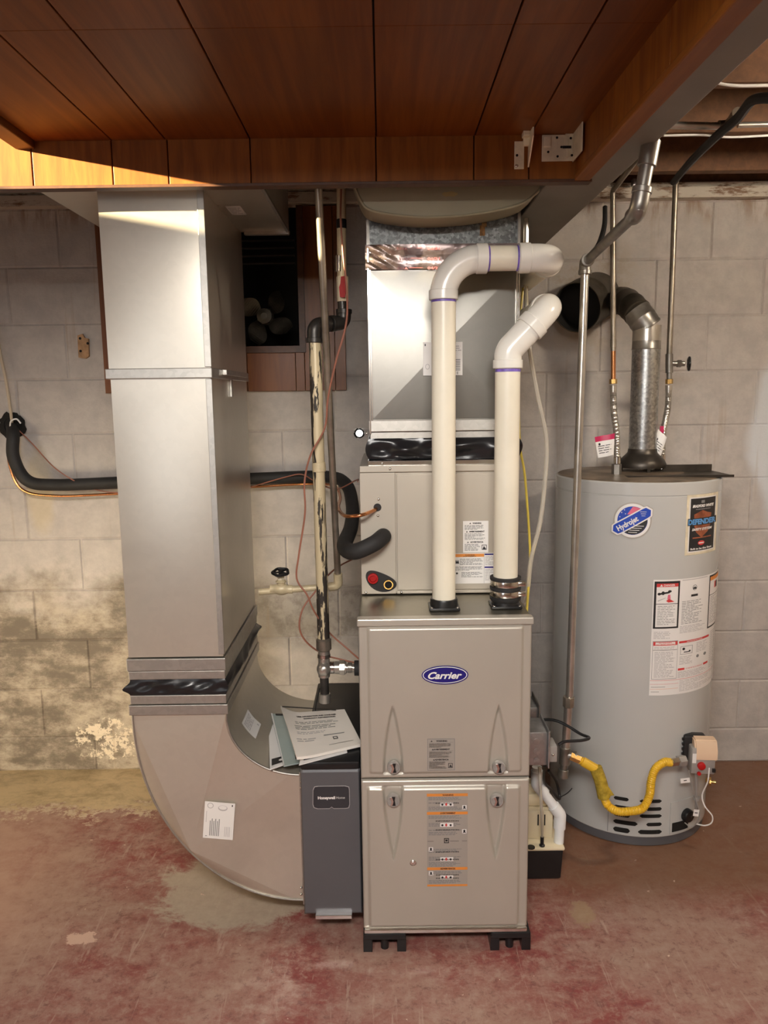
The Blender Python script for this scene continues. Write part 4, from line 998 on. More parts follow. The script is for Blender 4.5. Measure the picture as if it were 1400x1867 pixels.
L.para(1270, 1177, 1290, 1196, 7, 'paleink', .4); L.para(1240, 1198, 1264, 1214, 6, 'paleink', .4); L.ell(1273, 1203, 2.5, 3, 'grey_ink', 2, 10); L.ell(1286, 1203, 2.5, 3, 'grey_ink', 2, 10)
L.rect(1238, 1220, 1292, 1224, 'labred', 2); L.rect(1250, 1220, 1284, 1224, 'white', 3); L.text('TO TURN OFF GAS TO APPLIANCE', 1267, 1222, 1.7, 'labred', w=30, lay=4); L.para(1238, 1226, 1292, 1238, 5, 'paleink', .4)
L.para(1294, 1165, 1309, 1236, 20, 'paleink', .35); L.rect(1188, 1240, 1310, 1240.6, 'labred', 2); L.rect(1188, 1247, 1240, 1247.4, 'labred', 2); L.rect(1188, 1256, 1240, 1256.4, 'orange', 2); L.para(1242, 1242, 1306, 1264, 8, 'paleink', .35); L.rect(1190, 1252, 1216, 1252.8, 'grey_ink', 2); L.rect(1190, 1261, 1205, 1261.8, 'grey_ink', 2)
L.build('rating_label', f, wh, 'large white rating and warning label wrapped round the tank')
# black safety label
L = Lab(sub=4); f = tank_map(1250, 903, 1013)
L.rect(1250, 903, 1306, 1013, 'brassy', 1) if False else None
L.rect(1250, 903, 1306, 1013, 'bracket', 1); L.rect(1255, 908, 1303, 1008, 'white', 2); L.rect(1257, 910, 1301.5, 1006, 'ink', 3)
L.text('BRADFORD WHITE', 1279.5, 924, 4.6, 'white', w=38, bold=.05, shear=.3, lay=5); L.text('CORPORATION', 1279.5, 930, 1.4, 'paleink', w=26, lay=5)
L.poly([(1264, 939), (1271, 936), (1279, 932), (1287, 936), (1295, 939), (1294, 960), (1290, 972), (1279, 982), (1269, 972), (1265, 960)], 'bronze', 4)
L.rect(1253, 946, 1304, 959, 'ink', 5); L.text('DEFENDER', 1278.5, 952.5, 9, 'lightblue', w=49, bold=.05, lay=6); L.text('SAFETY SYSTEM', 1279, 966.5, 4.2, 'white', w=36, bold=.04, shear=.3, lay=6)
L.text('THE SAFER CHOICE', 1279, 980, 1.6, 'bronze', w=34, lay=6) if False else L.rect(1263, 981, 1296, 983, 'bronze', 4)
L.ell(1279, 992, 6, 4.2, 'labred', 5, 20); L.rect(1274.5, 991, 1283.5, 993, 'white', 6); L.rect(1276, 914, 1282, 919, 'grey_ink', 5)
L.text('Built to be the Best', 1279, 1002, 3.6, 'white', w=38, bold=.03, lay=5)
L.build('safety_label', f, wh, 'black label in metallic border with bronze shield')
# round blue logo sticker
f = tank_map(1152, 915, 983); L = Lab(sub=5)
def dense(L_, fn): fn()
rot = math.radians(-31)
def ellc(cx, cy, a, b_, m, lay):   # as a fan so that it follows the curve
    n = 40
    for i in range(n):
        t0, t1 = 2*math.pi*i/n, 2*math.pi*(i+1)/n
        for r0, r1 in ((0, .5), (.5, 1)):
            L.poly([(cx+a*r0*math.cos(t0), cy+b_*r0*math.sin(t0)), (cx+a*r1*math.cos(t0), cy+b_*r1*math.sin(t0)), (cx+a*r1*math.cos(t1), cy+b_*r1*math.sin(t1)), (cx+a*r0*math.cos(t1)+1e-4, cy+b_*r0*math.sin(t1))], m, lay)
def capc(cx, cy, hl, r, m, lay):
    n = 14; c_, d_ = math.cos(rot), math.sin(rot)
    for i in range(n):
        x0_ = -hl-r+2*(hl+r)*i/n; x1_ = -hl-r+2*(hl+r)*(i+1)/n
        def hh(x): return r if abs(x) <= hl else math.sqrt(max(0, r*r-(abs(x)-hl)**2))
        q = [(x0_, -hh(x0_)), (x1_, -hh(x1_)), (x1_, hh(x1_)), (x0_, hh(x0_))]
        L.poly([(cx+x*c_-y*d_+1e-4*j, cy+x*d_+y*c_+1e-4*j) for j, (x, y) in enumerate(q)], m, lay)
ellc(1153, 949, 35, 33.5, 'silverlab', 1); capc(1152, 949.5, 32, 12.5, 'silverlab', 2)
ellc(1153, 949, 32.5, 31, 'white', 3); ellc(1153, 949, 27.5, 26, 'labblue', 4)
L.poly([(1153+27*math.cos(math.radians(t)), 949+25.5*math.sin(math.radians(t))) for t in range(-30, -95, -5)]+[(1143, 938)], 'pink', 5)
L.poly([(1153+27*math.cos(math.radians(t)), 949+25.5*math.sin(math.radians(t))) for t in range(-10, 130, 7)], 'ink', 5)
for i in range(4): L.rect(1152-2*i, 958+i*4, 1174-4*i, 959+i*4, 'white', 6)
for a_, c_ in ((1133, 935), (1138, 930), (1130, 943), (1140, 937), (1134, 948)): L.ell(a_, c_, 1, 1, 'white', 6, 8)
capc(1152, 949.5, 31, 11.5, 'white', 7); capc(1152, 949.5, 30, 9.3, 'labblue', 8)
L.text('Hydrojet', 1144, 954.5, 9.5, 'white', w=42, bold=.035, rot=rot, lay=10)
for i in range(3): L.rect(1166+i*1.5, 932+i*3.6, 1178-i, 932.8+i*3.6, 'white', 10)
L.build('logo_sticker', f, wh, 'round sticker crossed by a blue slanted banner')
# vents, access door
zq1 = tz(1150, 1450)
slots = [(1119, 1146, 1456, 5), (1166, 1206, 1461, 5), (1119, 1150, 1472, 5), (1178, 1206, 1475, 5), (1119, 1148, 1486, 5), (1166, 1206, 1488, 5), (1118, 1162, 1500, 6), (1178, 1206, 1503, 5), (1118, 1148, 1513, 7), (1163, 1206, 1517, 6)]
for a, c, y, h in slots:
    z = tz((a+c)/2, y); t0, t1 = tang(a, z), tang(c, z); hh = h*2.3/1400*.75; bm = B(); n = 10; r_ = []
    for i in range(n+1):
        u = i/n; t = t0+(t1-t0)*u; e = min(u, 1-u)*(t1-t0)*TR; k = math.sqrt(max(.04, 1-(1-min(1, e/hh))**2)) if e < hh else 1
        r_.append([bm.verts.new(TP(t, z-hh*k, .0010)), bm.verts.new(TP(t, z+hh*k, .0010)), bm.verts.new(TP(t, z+hh*k*.6, -.0003)), bm.verts.new(TP(t, z-hh*k*.6, -.0003))])
    for p_, q_ in zip(r_, r_[1:]):
        bm.faces.new((p_[0], q_[0], q_[1], p_[1]))
    mk('vent_slot', bm, 'inside', wh)
def tankplate(name, x0, x1, y0, y1, o0, o1, m, parent=wh, label=None):
    z1_, z0_ = tz(x0, y0), tz(x0, y1); t0, t1 = tang(x0, (z0_+z1_)/2), tang(x1, (z0_+z1_)/2); bm = B(); n = 10; r_ = []
    for i in range(n+1):
        t = t0+(t1-t0)*i/n; r_.append([bm.verts.new(TP(t, a, b_)) for a, b_ in ((z0_, o0), (z0_, o1), (z1_, o1), (z1_, o0))])
    for p_, q_ in zip(r_, r_[1:]):
        for j in range(4): bm.faces.new((p_[j], q_[j], q_[(j+1) % 4], p_[(j+1) % 4]))
    bm.faces.new(r_[0]); bm.faces.new(r_[-1][::-1]); return mk(name, bm, m, parent, False, label)
tankplate('access_door', 1221, 1268, 1463, 1520, .0005, .0025, 'tank')
tankplate('sight_recess', 1224, 1252, 1500, 1516, .003, .0045, 'inside')
tankplate('seam', 1108, 1108.7, 1470, 1515, 0, .001, 'slate')
kz = tz(1249, 1484); kt = tang(1249, kz); kp = TP(kt, kz, .003); kn = Vector((math.sin(kt), -math.cos(kt), 0))
bm = B(); lathe(bm, [(.022, 0), (.022, .012), (.019, .018), (.010, .02)], kp, kn, 24)
mk('igniter_cover', bm, 'black', wh, True)
tng = Vector((math.cos(kt), math.sin(kt), 0)); bm = B(); cyl(bm, kp+kn*.012+Vector((0, 0, -.018)), kp+kn*.024+Vector((0, 0, .018))+tng*.006, .004, 10); mk('igniter_cover', bm, 'dsteel', wh, True)
# gas control valve
gz = tz(1270, 1370); gtt = tang(1262, gz)
gv = thing('gas_control_valve', 'tan and grey gas control valve with red knob on the heater front', 'valve', TP(gtt, gz-.07, .03))
n_ = Vector((math.sin(gtt), -math.cos(gtt), 0)); tn = Vector((math.cos(gtt), math.sin(gtt), 0)); upv = Vector((0, 0, 1)); gc = TP(gtt, gz, 0)
# the box faces the room, a little to the left
gr = math.radians(-6); n_ = Vector((math.sin(gr), -math.cos(gr), 0)); tn = Vector((math.cos(gr), math.sin(gr), 0))
gc = P(1270, 1370, TY-TR*math.cos(gtt)-.02)+tn*.004
def gbox(a0, a1, b0, b1, c0, c1, bev=0, slope=0):
    bm = B(); box(bm, a0, a1, b0, b1, c0, c1, bev)
    for v in bm.verts:
        if slope and v.co.z > (c0+c1)/2 and v.co.y > (b0+b1)/2+.004: v.co.y -= slope
        x, y, z = v.co; v.co = gc+tn*x+n_*y+upv*z
    return bm
mk('body', gbox(-.036, .038, .008, .058, -.050, .036, .005), 'grip', gv, True)
mk('rear_housing', gbox(-.050, .020, -.02, .020, -.030, .060, .006), 'black', gv, True)
pr = B(); ppts = [(.060, -.004), (.060, .028), (.045, .060), (.012, .062), (.004, .040), (.010, -.004)]
a = [pr.verts.new(gc+tn*-.026+n_*p+upv*q) for p, q in ppts]; c = [pr.verts.new(gc+tn*.044+n_*p+upv*q) for p, q in ppts]
pr.faces.new(a); pr.faces.new(c[::-1])
for i in range(6): pr.faces.new((a[i], c[i], c[(i+1) % 6], a[(i+1) % 6]))
bmesh.ops.bevel(pr, geom=pr.edges[:], offset=.004, segments=2, affect='EDGES'); mk('cover', pr, 'tan', gv, True)
for i in range(5): mk('rib', gbox(-.055, -.046, -.004, .016, -.024+i*.017, -.018+i*.017), 'black', gv)
c = gc+tn*-.006+n_*.058+upv*-.020; mk('knob', lathe(B(), [(.0125, 0), (.012, .008), (.009, .010)], c, n_, 20), 'red', gv, True, 'red control knob')
c = gc+tn*-.012+n_*.056+upv*-.046; mk('button', lathe(B(), [(.006, 0), (.006, .008)], c, n_, 14), 'red', gv, True)
mk('sticker', gbox(-.034, -.022, .0585, .0592, .0-.012, .020), 'white', gv)
mk('plug', gbox(.028, .038, .056, .064, -.040, -.028, .001), 'black', gv)
# wires and rod from valve to burner
def wire(name, pts, r, m, label, cat, group=None, k=8, n=8):
    o = mk(name, tube(B(), spline(pts, k), r, n), m, None, True); tag(o, label, cat, group); return o
yg = gc.y-.06
o = mk('thermocouple_rod', tube(B(), [P(1269, 1400, yg+.03), P(1270, 1440, yg+.03), P(1269, 1478, yg+.04)], .0045, 10), 'grip', wh, True)
mk('pipe_bundle_clip', cyl(B(), P(1270, 1456, yg+.03)-Vector((0, 0, .004)), P(1270, 1456, yg+.03)+Vector((0, 0, .005)), .011, 14), 'grip', wh, True)
wire('igniter_wire', [P(1293, 1400, yg), P(1290, 1425, yg), P(1280, 1450, yg+.02), P(1285, 1470, yg), P(1298, 1487, yg-.01), P(1297, 1500, yg-.01), P(1285, 1505, yg), P(1268, 1502, yg+.02)], .0022, 'white', 'thin white igniter wire looping below the gas valve', 'wire')
wire('sensor_wire', [P(1256, 1405, yg+.01), P(1264, 1440, yg+.02), P(1272, 1470, yg+.015), P(1275, 1490, yg+.01), P(1262, 1508, yg+.02), P(1248, 1500, yg+.03)], .0018, 'grip', 'thin grey sensor wire hanging from the gas valve', 'wire')
for (a, c, r_) in ((1249, 1423, -.12), (1269, 1482, .1)):
    L = Lab(); L.rect(-9, -5, 9, 5, 'white') if a < 1260 else L.rect(-5.5, -7, 5.5, 7, 'white'); L.rect(-3, -1, 3, 1, 'ink', 2)
    q = P(a, c, yg-.005); rr_ = Matrix.Rotation(r_, 3, 'Y'); k = 2.3/1400
    L.build('wire_tag', lambda u, v, o: q+rr_ @ Vector((u*k, -o, -v*k)), wh, 'small white wire tag')
dp = P(1283, 1422, 2.47); dv_ = thing('drain_valve', 'brass drain valve low on right side of the heater behind the wires', 'valve', dp)
bm = B(); cyl(bm, dp-Vector((.02, -.03, 0)), dp+Vector((.016, -.01, 0)), .008, 14); lathe(bm, [(.015, 0), (.015, .006)], dp+Vector((.014, -.01, 0)), (1, -.4, 0), 8); cyl(bm, dp+Vector((.02, -.012, 0)), dp+Vector((.034, -.018, 0)), .006, 12)
mk('body', bm, 'brass', dv_, True)
# top: draft hood, plate
zt_ = TZ1+.011
mk('draft_hood', lathe(B(), [(.078, .012), (.080, .022), (.072, .038), (.055, .055), (.049, .062), (.047, .075)], (X(1170, 850, 2.62), 2.62, zt_), n=48, cap1=False), 'dsteel', wh, True)
hx = X(1170, 850, 2.62)
for t in (.5, 2.6, 4.7): mk('hood_leg', box(B(), hx+.07*math.cos(t)-.005, hx+.07*math.cos(t)+.005, 2.62+.07*math.sin(t)-.002, 2.62+.07*math.sin(t)+.002, TZ1, zt_+.02), 'dsteel', wh)
bm = B(); a, c = X(1135, 862, 2.50), X(1318, 862, 2.52)
box(bm, a, c, 2.44, 2.74, TZ1+.006, TZ1+.009); box(bm, X(1205, 855, 2.6), c-.012, 2.58, 2.583, TZ1+.009, TZ1+.033); box(bm, a, c, 2.438, 2.441, TZ1+.004, TZ1+.012)
mk('heat_shield', bm, 'dsteel', wh)
vp = thing('flue_pipe', 'spangled metal flue pipe rising from the heater and elbowing left into the old thimble', 'pipe', (hx, 2.62, zt_+.06))
ztp = Zz(1168, 622, 2.62)
mk('straight_section', lathe(B(), [(.0455, 0), (.0455, ztp-zt_-.066)], (hx, 2.62, zt_+.066), n=40), 'vent', vp, True)
mk('crimped_collar', lathe(B(), [(.0470, 0), (.0475, .002), (.0465, .004), (.0455, .028)], (hx, 2.62, ztp-.028), n=40), 'pipe', vp, True)
K0 = Vector((hx, 2.62, ztp)); 
mk('elbow_gore', tube(B(), [K0, K0+Vector((0, 0, .05))], .0462, 36), 'brightpipe', vp, True)
path = [K0+Vector((0, 0, .048)), P(1162, 570, 2.63), P(1143, 552, 2.70), P(1130, 548, 2.82), P(1124, 550, 2.95)]
sp = spline(path, 2)
for i in range(len(sp)-1):
    d_ = (sp[i+1]-sp[i]); mk('elbow_gore', lathe(B(), [(.0462, -.006), (.0475, -.002), (.0475, .001), (.0462, .004), (.0462, d_.length+.008)], sp[i], d_, 36), 'sooty' if i > 1 else 'pipe', vp, True)
thm = thing('old_flue_thimble', 'dark sooty open ended flue stub poking out of the block wall above the heater', 'pipe', P(1085, 548, 2.93))
A0 = P(1086, 541, 2.93); B0 = P(1051, 561, 2.77)
d_ = (B0-A0); Lh = d_.length
mk('pipe_shell', lathe(B(), [(.087, -.01), (.087, Lh*.5), (.089, Lh*.52), (.089, Lh*.55), (.087, Lh*.57), (.087, Lh), (.084, Lh), (.084, Lh*.1), (.01, Lh*.1)], A0, d_, 48, cap0=False), 'sooty', thm, True)
mk('dark_bore', lathe(B(), [(.0838, Lh*.995), (.0838, Lh*.62), (.001, Lh*.61)], A0, d_, 48, cap0=False, cap1=False), 'inside', thm)

# ---- water lines
def fit(name, p, q, r, m, par, n=20, bev=.001): return mk(name, cyl(B(), p, q, r, n, bev=bev), m, par, True)
def flexline(pxs, label, tagpts, Yv=2.60, valve=False, x0=0): ...
hl = thing('hot_water_line', 'left water line of the heater with brass nut and braided flexible end', 'pipe', P(1125, 858, 2.55))
Yh = 2.56
mk('pipe', tube(B(), fillet([P(1165, 285, 2.35), P(1117, 348, Yh), P(1118, 640, Yh)], .012), .0085, 16), 'oldcopper', hl, True)
mk('copper_stub', tube(B(), [P(1118, 632, Yh), P(1118, 692, Yh)], .0078, 16), 'copper', hl, True); fit('coupling', P(1118, 618, Yh), P(1118, 634, Yh), .0098, 'oldcopper', hl)
fit('nut', P(1118, 691, Yh), P(1118, 700, Yh), .0125, 'brass', hl, 6); fit('ferrule', P(1118, 702, Yh), P(1118, 713, Yh), .0115, 'brightpipe', hl)
mk('flexible_hose', tube(B(), spline([P(1118, 712, Yh), P(1119, 750, Yh), P(1124, 790, Yh-.02), P(1125, 835, Yh-.03)], 30), .0105, 16, rf=lambda s: .0105+.0008*math.sin(s*1500)), 'brightpipe', hl, True)
fit('end_nut', P(1125, 832, Yh-.03), P(1125, 846, Yh-.03), .012, 'chrome', hl, 16); fit('end_nut', P(1124, 846, Yh-.03), Vector((P(1124, 856, Yh-.03).x, Yh-.03, TZ1+.008)), .016, 'pipe', hl, 6)
cl = thing('cold_water_line', 'right water line of the heater with black wheel shutoff valve', 'pipe', P(1207, 850, 2.62))
Yc_ = 2.66
mk('pipe', tube(B(), fillet([P(1262, 293, 2.30), P(1232, 328, Yc_), P(1220, 650, Yc_)], .012), .0095, 16), 'oldcopper', cl, True)
va, vb_ = P(1220, 645, Yc_), P(1220, 680, Yc_)
fit('valve_body', va, vb_, .0125, 'pipe', cl); fit('valve_bonnet', P(1218, 663, Yc_), P(1248, 663, Yc_), .009, 'pipe', cl); fit('valve_bonnet', P(1234, 663, Yc_), P(1242, 663, Yc_), .0125, 'pipe', cl, 6)
def wheel(c, ax, r, m, par, th=.006):
    bm = B(); n = 40; ax = Vector(ax).normalized(); u = ax.orthogonal().normalized(); v = ax.cross(u)
    pts = [Vector(c)+(u*math.cos(t*2*math.pi/n)+v*math.sin(t*2*math.pi/n))*(r*(1+.07*math.cos(5*t*2*math.pi/n))) for t in range(n+1)]
    tube(bm, pts, th*.75, 8, caps=False)
    for k in range(5): t = k*2*math.pi/5; tube(bm, [Vector(c), Vector(c)+(u*math.cos(t)+v*math.sin(t))*r], th*.5, 6)
    lathe(bm, [(th*1.1, -th), (th*1.1, th)], c, ax, 12); return mk('wheel', bm, m, par, True)
wheel(P(1256, 663, Yc_), (1, -.25, 0), .020, 'black', cl)
fit('pipe_stub', P(1220, 680, Yc_), P(1220, 692, Yc_), .009, 'pipe', cl); fit('nut', P(1220, 691, Yc_), P(1220, 700, Yc_), .0125, 'brass', cl, 6); fit('ferrule', P(1219, 702, Yc_), P(1219, 713, Yc_), .0115, 'brightpipe', cl)
mk('flexible_hose', tube(B(), spline([P(1219, 712, Yc_), P(1217, 745, Yc_), P(1209, 790, Yc_-.01), P(1207, 832, Yc_-.02)], 30), .0105, 16, rf=lambda s: .0105+.0008*math.sin(s*1500)), 'brightpipe', cl, True)
fit('end_nut', P(1207, 828, Yc_-.02), Vector((P(1207, 845, Yc_-.02).x, Yc_-.02, TZ1+.010)), .0125, 'chrome', cl, 16)
def htag(pts, Y, parent, label, lay):
    bm = B(); q = [P(a, c, Y) for a, c in pts]; n = 8
    gr_ = []
    for i in range(n+1):
        u = i/n; r_ = []
        for j in range(5):
            v = j/4; p = (q[0]*(1-u)+q[1]*u)*(1-v)+(q[3]*(1-u)+q[2]*u)*v; r_.append(bm.verts.new(p+Vector((0, .004*math.sin(5*u+2*v), 0))))
        gr_.append(r_)
    for i in range(n):
        for j in range(4): bm.faces.new((gr_[i][j], gr_[i+1][j], gr_[i+1][j+1], gr_[i][j+1])).material_index = 1 if (j == 0 if lay else False) else 0
    tg = mk('paper_tag', bm, ['white', 'magenta'], parent, True, label)
    L = Lab(); L.para(.1, .42, .85, .85, 4, 'ink', .3); L.ell(.2, .38, .06, .06, 'ink', 2, 10)
    L.build('tag_print', lambda u, v, o: (q[0]*(1-u)+q[1]*u)*(1-v)+(q[3]*(1-u)+q[2]*u)*v+Vector((0, .004*math.sin(5*u+2*v)-.001-o, 0)), tg)
htag([(1084, 797), (1120, 790), (1119, 829), (1091, 835)], Yh-.045, hl, 'white tag with a magenta top edge', True)
htag([(1200, 782), (1215, 797), (1204, 834), (1190, 824)], Yc_-.055, cl, 'white tag hanging from the hose', False)
bm = B(); q = P(1205, 783, Yc_-.03); box(bm, q.x-.008, q.x+.006, q.y-.012, q.y-.009, q.z-.012, q.z+.012, .001); mk('tag_strap', bm, 'magenta', cl)
wire('black_supply_cable', [P(1228, 332, 2.62), P(1262, 292, 2.29), P(1310, 245, 2.0), P(1345, 215, 1.85), P(1372, 183, 1.75), P(1410, 178, 1.7)], .011, 'rubber', 'black insulated line running up among joists to the upper right corner', 'cable')
wire('white_ceiling_cable', [P(1210, 247, 2.24), P(1280, 246, 2.24), P(1330, 250, 2.24), P(1420, 246, 2.24)], .003, 'white', 'thin white cable stapled along the rearmost visible joist', 'cable')
wire('white_joist_cable', [P(1290, 148, 1.89), P(1340, 156, 1.89), P(1420, 155, 1.89)], .0035, 'white', 'white cable along the upper joist near top right corner', 'cable')
rp = thing('ceiling_water_pipe', 'bright horizontal pipe with elbow under joists at upper right', 'pipe', P(1280, 230, 2.12))
mk('pipe', tube(B(), [P(1190, 228, 2.10), P(1318, 230, 2.10)], .009, 16), 'brightpipe', rp, True)
mk('elbow', tube(B(), fillet([P(1310, 230, 2.10), P(1328, 229, 2.10), P(1345, 205, 2.02)], .03), .0135, 16), 'oldcopper', rp, True)
mk('pipe', tube(B(), [P(1345, 228, 2.16), P(1420, 226, 2.16)], .007, 12), 'brightpipe', rp, True)
jb = P(1155, 333, 2.86); mk('x', box(B(), jb.x-.006, jb.x+.006, jb.y-.01, jb.y+.01, jb.z-.012, jb.z+.012, .002), 'greybox', None).name = 'cable_clamp'
tag(bpy.data.objects['cable_clamp'], 'tiny grey cable clamp above the wall sill right of the vertical gas pipe', 'clamp')
# ---- gas pipe to heater
gp = thing('heater_gas_pipe', 'grey steel gas pipe dropping in front of the heater to a capped drip leg', 'pipe', P(1030, 1410, 2.25))
Yg = 2.26
q0 = P(1067, 478, Yg); q1 = PZ(1163, 386, q0.z+.0); q2 = P(1184, 275, q1.y)
mk('drop_pipe', tube(B(), [q0, P(1038, 1275, Yg)], .0115, 18), 'brightpipe', gp, True)
mk('sloping_pipe', tube(B(), [q0, q1], .0125, 18), 'pipe', gp, True)
mk('upper_pipe', tube(B(), [q1, q2], .0145, 18), 'pipe', gp, True)
dd = (q1-q0).normalized(); uu = Vector((0, 0, 1))
mk('elbow', tube(B(), fillet([q0-uu*.030, q0+uu*.002, q0+dd*.040], .022), .0165, 18), 'pipe', gp, True)
fit('elbow_band', q0-uu*.034, q0-uu*.022, .0185, 'pipe', gp); fit('elbow_band', q0+dd*.034, q0+dd*.044, .0185, 'pipe', gp)
mk('elbow', tube(B(), fillet([q1-dd*.040, q1, q1+(q2-q1).normalized()*.040], .03), .0185, 18), 'pipe', gp, True)
fit('elbow_band', q1+(q2-q1).normalized()*.036, q1+(q2-q1).normalized()*.048, .0205, 'pipe', gp)
fit('coupling', q2-(q2-q1).normalized()*.03, q2+(q2-q1).normalized()*.02, .019, 'pipe', gp)
a = P(1037, 1270, Yg); fit('coupling', a, P(1036, 1288, Yg), .018, 'oldcopper', gp, 8)
mk('lower_pipe', tube(B(), [P(1036, 1286, Yg), P(1031, 1368, Yg)], .0125, 18), 'brightpipe', gp, True)
tee0, tee1 = P(1030, 1362, Yg), P(1029, 1392, Yg); fit('tee', tee0, tee1, .0175, 'pipe', gp)
tm = P(1029.5, 1376, Yg); fit('tee_branch', tm, tm+Vector((.036, -.01, 0)), .0155, 'pipe', gp)
mk('drip_leg', tube(B(), [tee1, P(1027, 1405, Yg)], .0115, 16), 'pipe', gp, True); fit('cap', P(1027, 1402, Yg), P(1026, 1417, Yg), .0165, 'pipe', gp, 10)
yh = thing('yellow_gas_connector', 'yellow corrugated flexible gas hose drooping across front of the heater', 'hose', P(1140, 1480, 2.24))
def YT(px, py, gap):   # depth just in front of the tank
    z = tz(px, py) if px > 1030 else .4; t = tang(px, z); return TP(t, z, gap)
hp = [P(1058, 1386, Yg-.02), P(1074, 1395, Yg-.03), P(1092, 1412, Yg-.04), P(1100, 1448, Yg-.04), P(1108, 1468, 2.22), P(1125, 1479, 2.20), P(1150, 1479, 2.20), P(1172, 1473, 2.21), P(1184, 1450, 2.22), P(1187, 1425, 2.22), P(1194, 1403, 2.23), P(1210, 1390, 2.24), P(1222, 1390, 2.25)]
mk('hose', tube(B(), spline(hp, 28), .0125, 16, rf=lambda s: .0122+.0012*math.sin(s*1150)), 'yellow', yh, True, ang=80)
mk('nut', tube(B(), [P(1040, 1378, Yg-.012), P(1058, 1386, Yg-.02)], .0135, 6), 'brass', yh); mk('nut', tube(B(), [P(1222, 1390, 2.25), P(1244, 1386, 2.262)], .0135, 6), 'chrome', yh); mk('nut', tube(B(), [P(1236, 1388, 2.258), P(1248, 1386, 2.265)], .017, 6), 'grip', yh)
mk('sleeve', tube(B(), [P(1062, 1388, Yg-.024), P(1086, 1402, Yg-.036)], .0150, 16), 'yellow', yh, True)
bm = B(); q = [P(1079, 1402, Yg-.062), P(1098, 1398, Yg-.062), P(1120, 1449, Yg-.055), P(1089, 1454, Yg-.055)]
tube(bm, spline([P(1086, 1400, Yg-.038), P(1095, 1425, Yg-.04), P(1101, 1453, Yg-.04)], 8), .0195, 18)
vs = [bm.verts.new(p) for p in (P(1100, 1420, Yg-.058), P(1120, 1450, Yg-.05), P(1095, 1455, Yg-.055))]; bm.faces.new(vs)
mk('warning_sleeve', bm, 'yellowtag', yh, True, 'crinkled yellow plastic warning sleeve')

# ============================================================ GAS PIPE, MIDDLE
Ym = 2.16
mp_ = thing('furnace_gas_pipe', 'gas pipe with flaking cream paint between duct and furnace', 'pipe', P(590, 1280, Ym))
mk('painted_pipe', tube(B(), [P(574, 618, Ym), P(590, 1165, Ym)], .0175, 22), 'chip', mp_, True)
fit('paint_band', P(581, 843, Ym), P(582, 860, Ym), .0190, 'creampipe', mp_, 22)
e0 = P(573, 593, Ym); e1_ = P(626, 588, Ym+.06)
mk('elbow', tube(B(), fillet([P(573.5, 622, Ym), e0, e0+(e1_-e0)*.45], .028, 8), .0205, 20), 'iron', mp_, True)
fit('elbow_band', P(573.5, 616, Ym), P(573.5, 625, Ym), .0235, 'iron', mp_)
mk('nipple', tube(B(), [e0+(e1_-e0)*.3, e0+(e1_-e0)*.75], .0140, 18), 'iron', mp_, True)
fit('elbow_band', e0+(e1_-e0)*.36, e0+(e1_-e0)*.48, .0225, 'iron', mp_); fit('elbow_band', e0+(e1_-e0)*.56, e0+(e1_-e0)*.68, .0225, 'iron', mp_)
mk('elbow', tube(B(), fillet([e0+(e1_-e0)*.55, e1_, P(627, 566, Ym+.06)], .026, 8), .0205, 20), 'iron', mp_, True)
fit('elbow_band', P(627, 572, Ym+.06), P(627, 564, Ym+.06), .0225, 'iron', mp_)
fit('nipple', P(625, 566, Ym+.06), P(624, 548, Ym+.06), .0135, 'iron', mp_)
fit('valve_body', P(625, 550, Ym+.06), P(624, 504, Ym+.06), .0165, 'cream', mp_, 8)
hq = P(626, 524, Ym+.035); bm = B()
prism(bm, [(hq.x-.010, hq.z-.026), (hq.x+.004, hq.z-.028), (hq.x+.008, hq.z-.008), (hq.x+.012, hq.z), (hq.x+.006, hq.z+.012), (hq.x+.004, hq.z+.030), (hq.x-.006, hq.z+.028), (hq.x-.008, hq.z+.010), (hq.x-.012, hq.z)], hq.y-.006, hq.y, 0); lathe(bm, [(.006, 0), (.006, .03)], hq, (0, 1, 0), 10)
mk('handle', bm, 'red', mp_, False, 'red lever handle')
mk('upper_pipe', tube(B(), [P(623, 506, Ym+.06), P(622, 335, Ym+.06)], .0130, 18), 'creampipe', mp_, True)
fit('foil_wrap', P(617, 496, Ym+.055), P(617, 466, Ym+.055), .0110, 'chrome', mp_, 9)
fit('tape_band', P(622.5, 417, Ym+.06), P(622.3, 400, Ym+.06), .0142, 'black', mp_)
fit('reducer', P(590, 1163, Ym), P(590.5, 1186, Ym), .0225, 'oldcopper', mp_, 20, .005)
fit('tee', P(590.5, 1184, Ym), P(591, 1234, Ym), .0170, 'brightpipe', mp_); tb_ = P(591, 1217, Ym)
fit('tee_band', P(590.5, 1192, Ym), P(590.5, 1199, Ym), .0190, 'chrome', mp_)
mk('street_elbow', lathe(B(), [(.0205, -.012), (.0215, 0), (.0205, .006), (.015, .016), (.006, .020)], tb_+Vector((0, -.012, 0)), (0, -1, 0), 24), 'brightpipe', mp_, True)
fit('nipple', tb_, P(652, 1218, Ym), .0120, 'brightpipe', mp_); fit('branch_band', P(600, 1217, Ym), P(609, 1217, Ym), .0180, 'chrome', mp_)
fit('union', P(610, 1217, Ym), P(632, 1217, Ym), .0180, 'brightpipe', mp_, 16); fit('union_nut', P(619, 1217, Ym), P(629, 1217, Ym), .0225, 'brightpipe', mp_, 8)
fit('union', P(634, 1217, Ym), P(642, 1217, Ym), .0150, 'pipe', mp_, 16); fit('grommet', P(646, 1218, Ym), Vector((gx0+.002, Ym, P(646, 1218, Ym).z)), .0225, 'rubber', mp_)
fit('drip_leg', P(591, 1232, Ym), P(592, 1266, Ym), .0130, 'iron', mp_); fit('cap', P(592, 1264, Ym), P(592, 1280, Ym), .0175, 'brightpipe', mp_, 12)
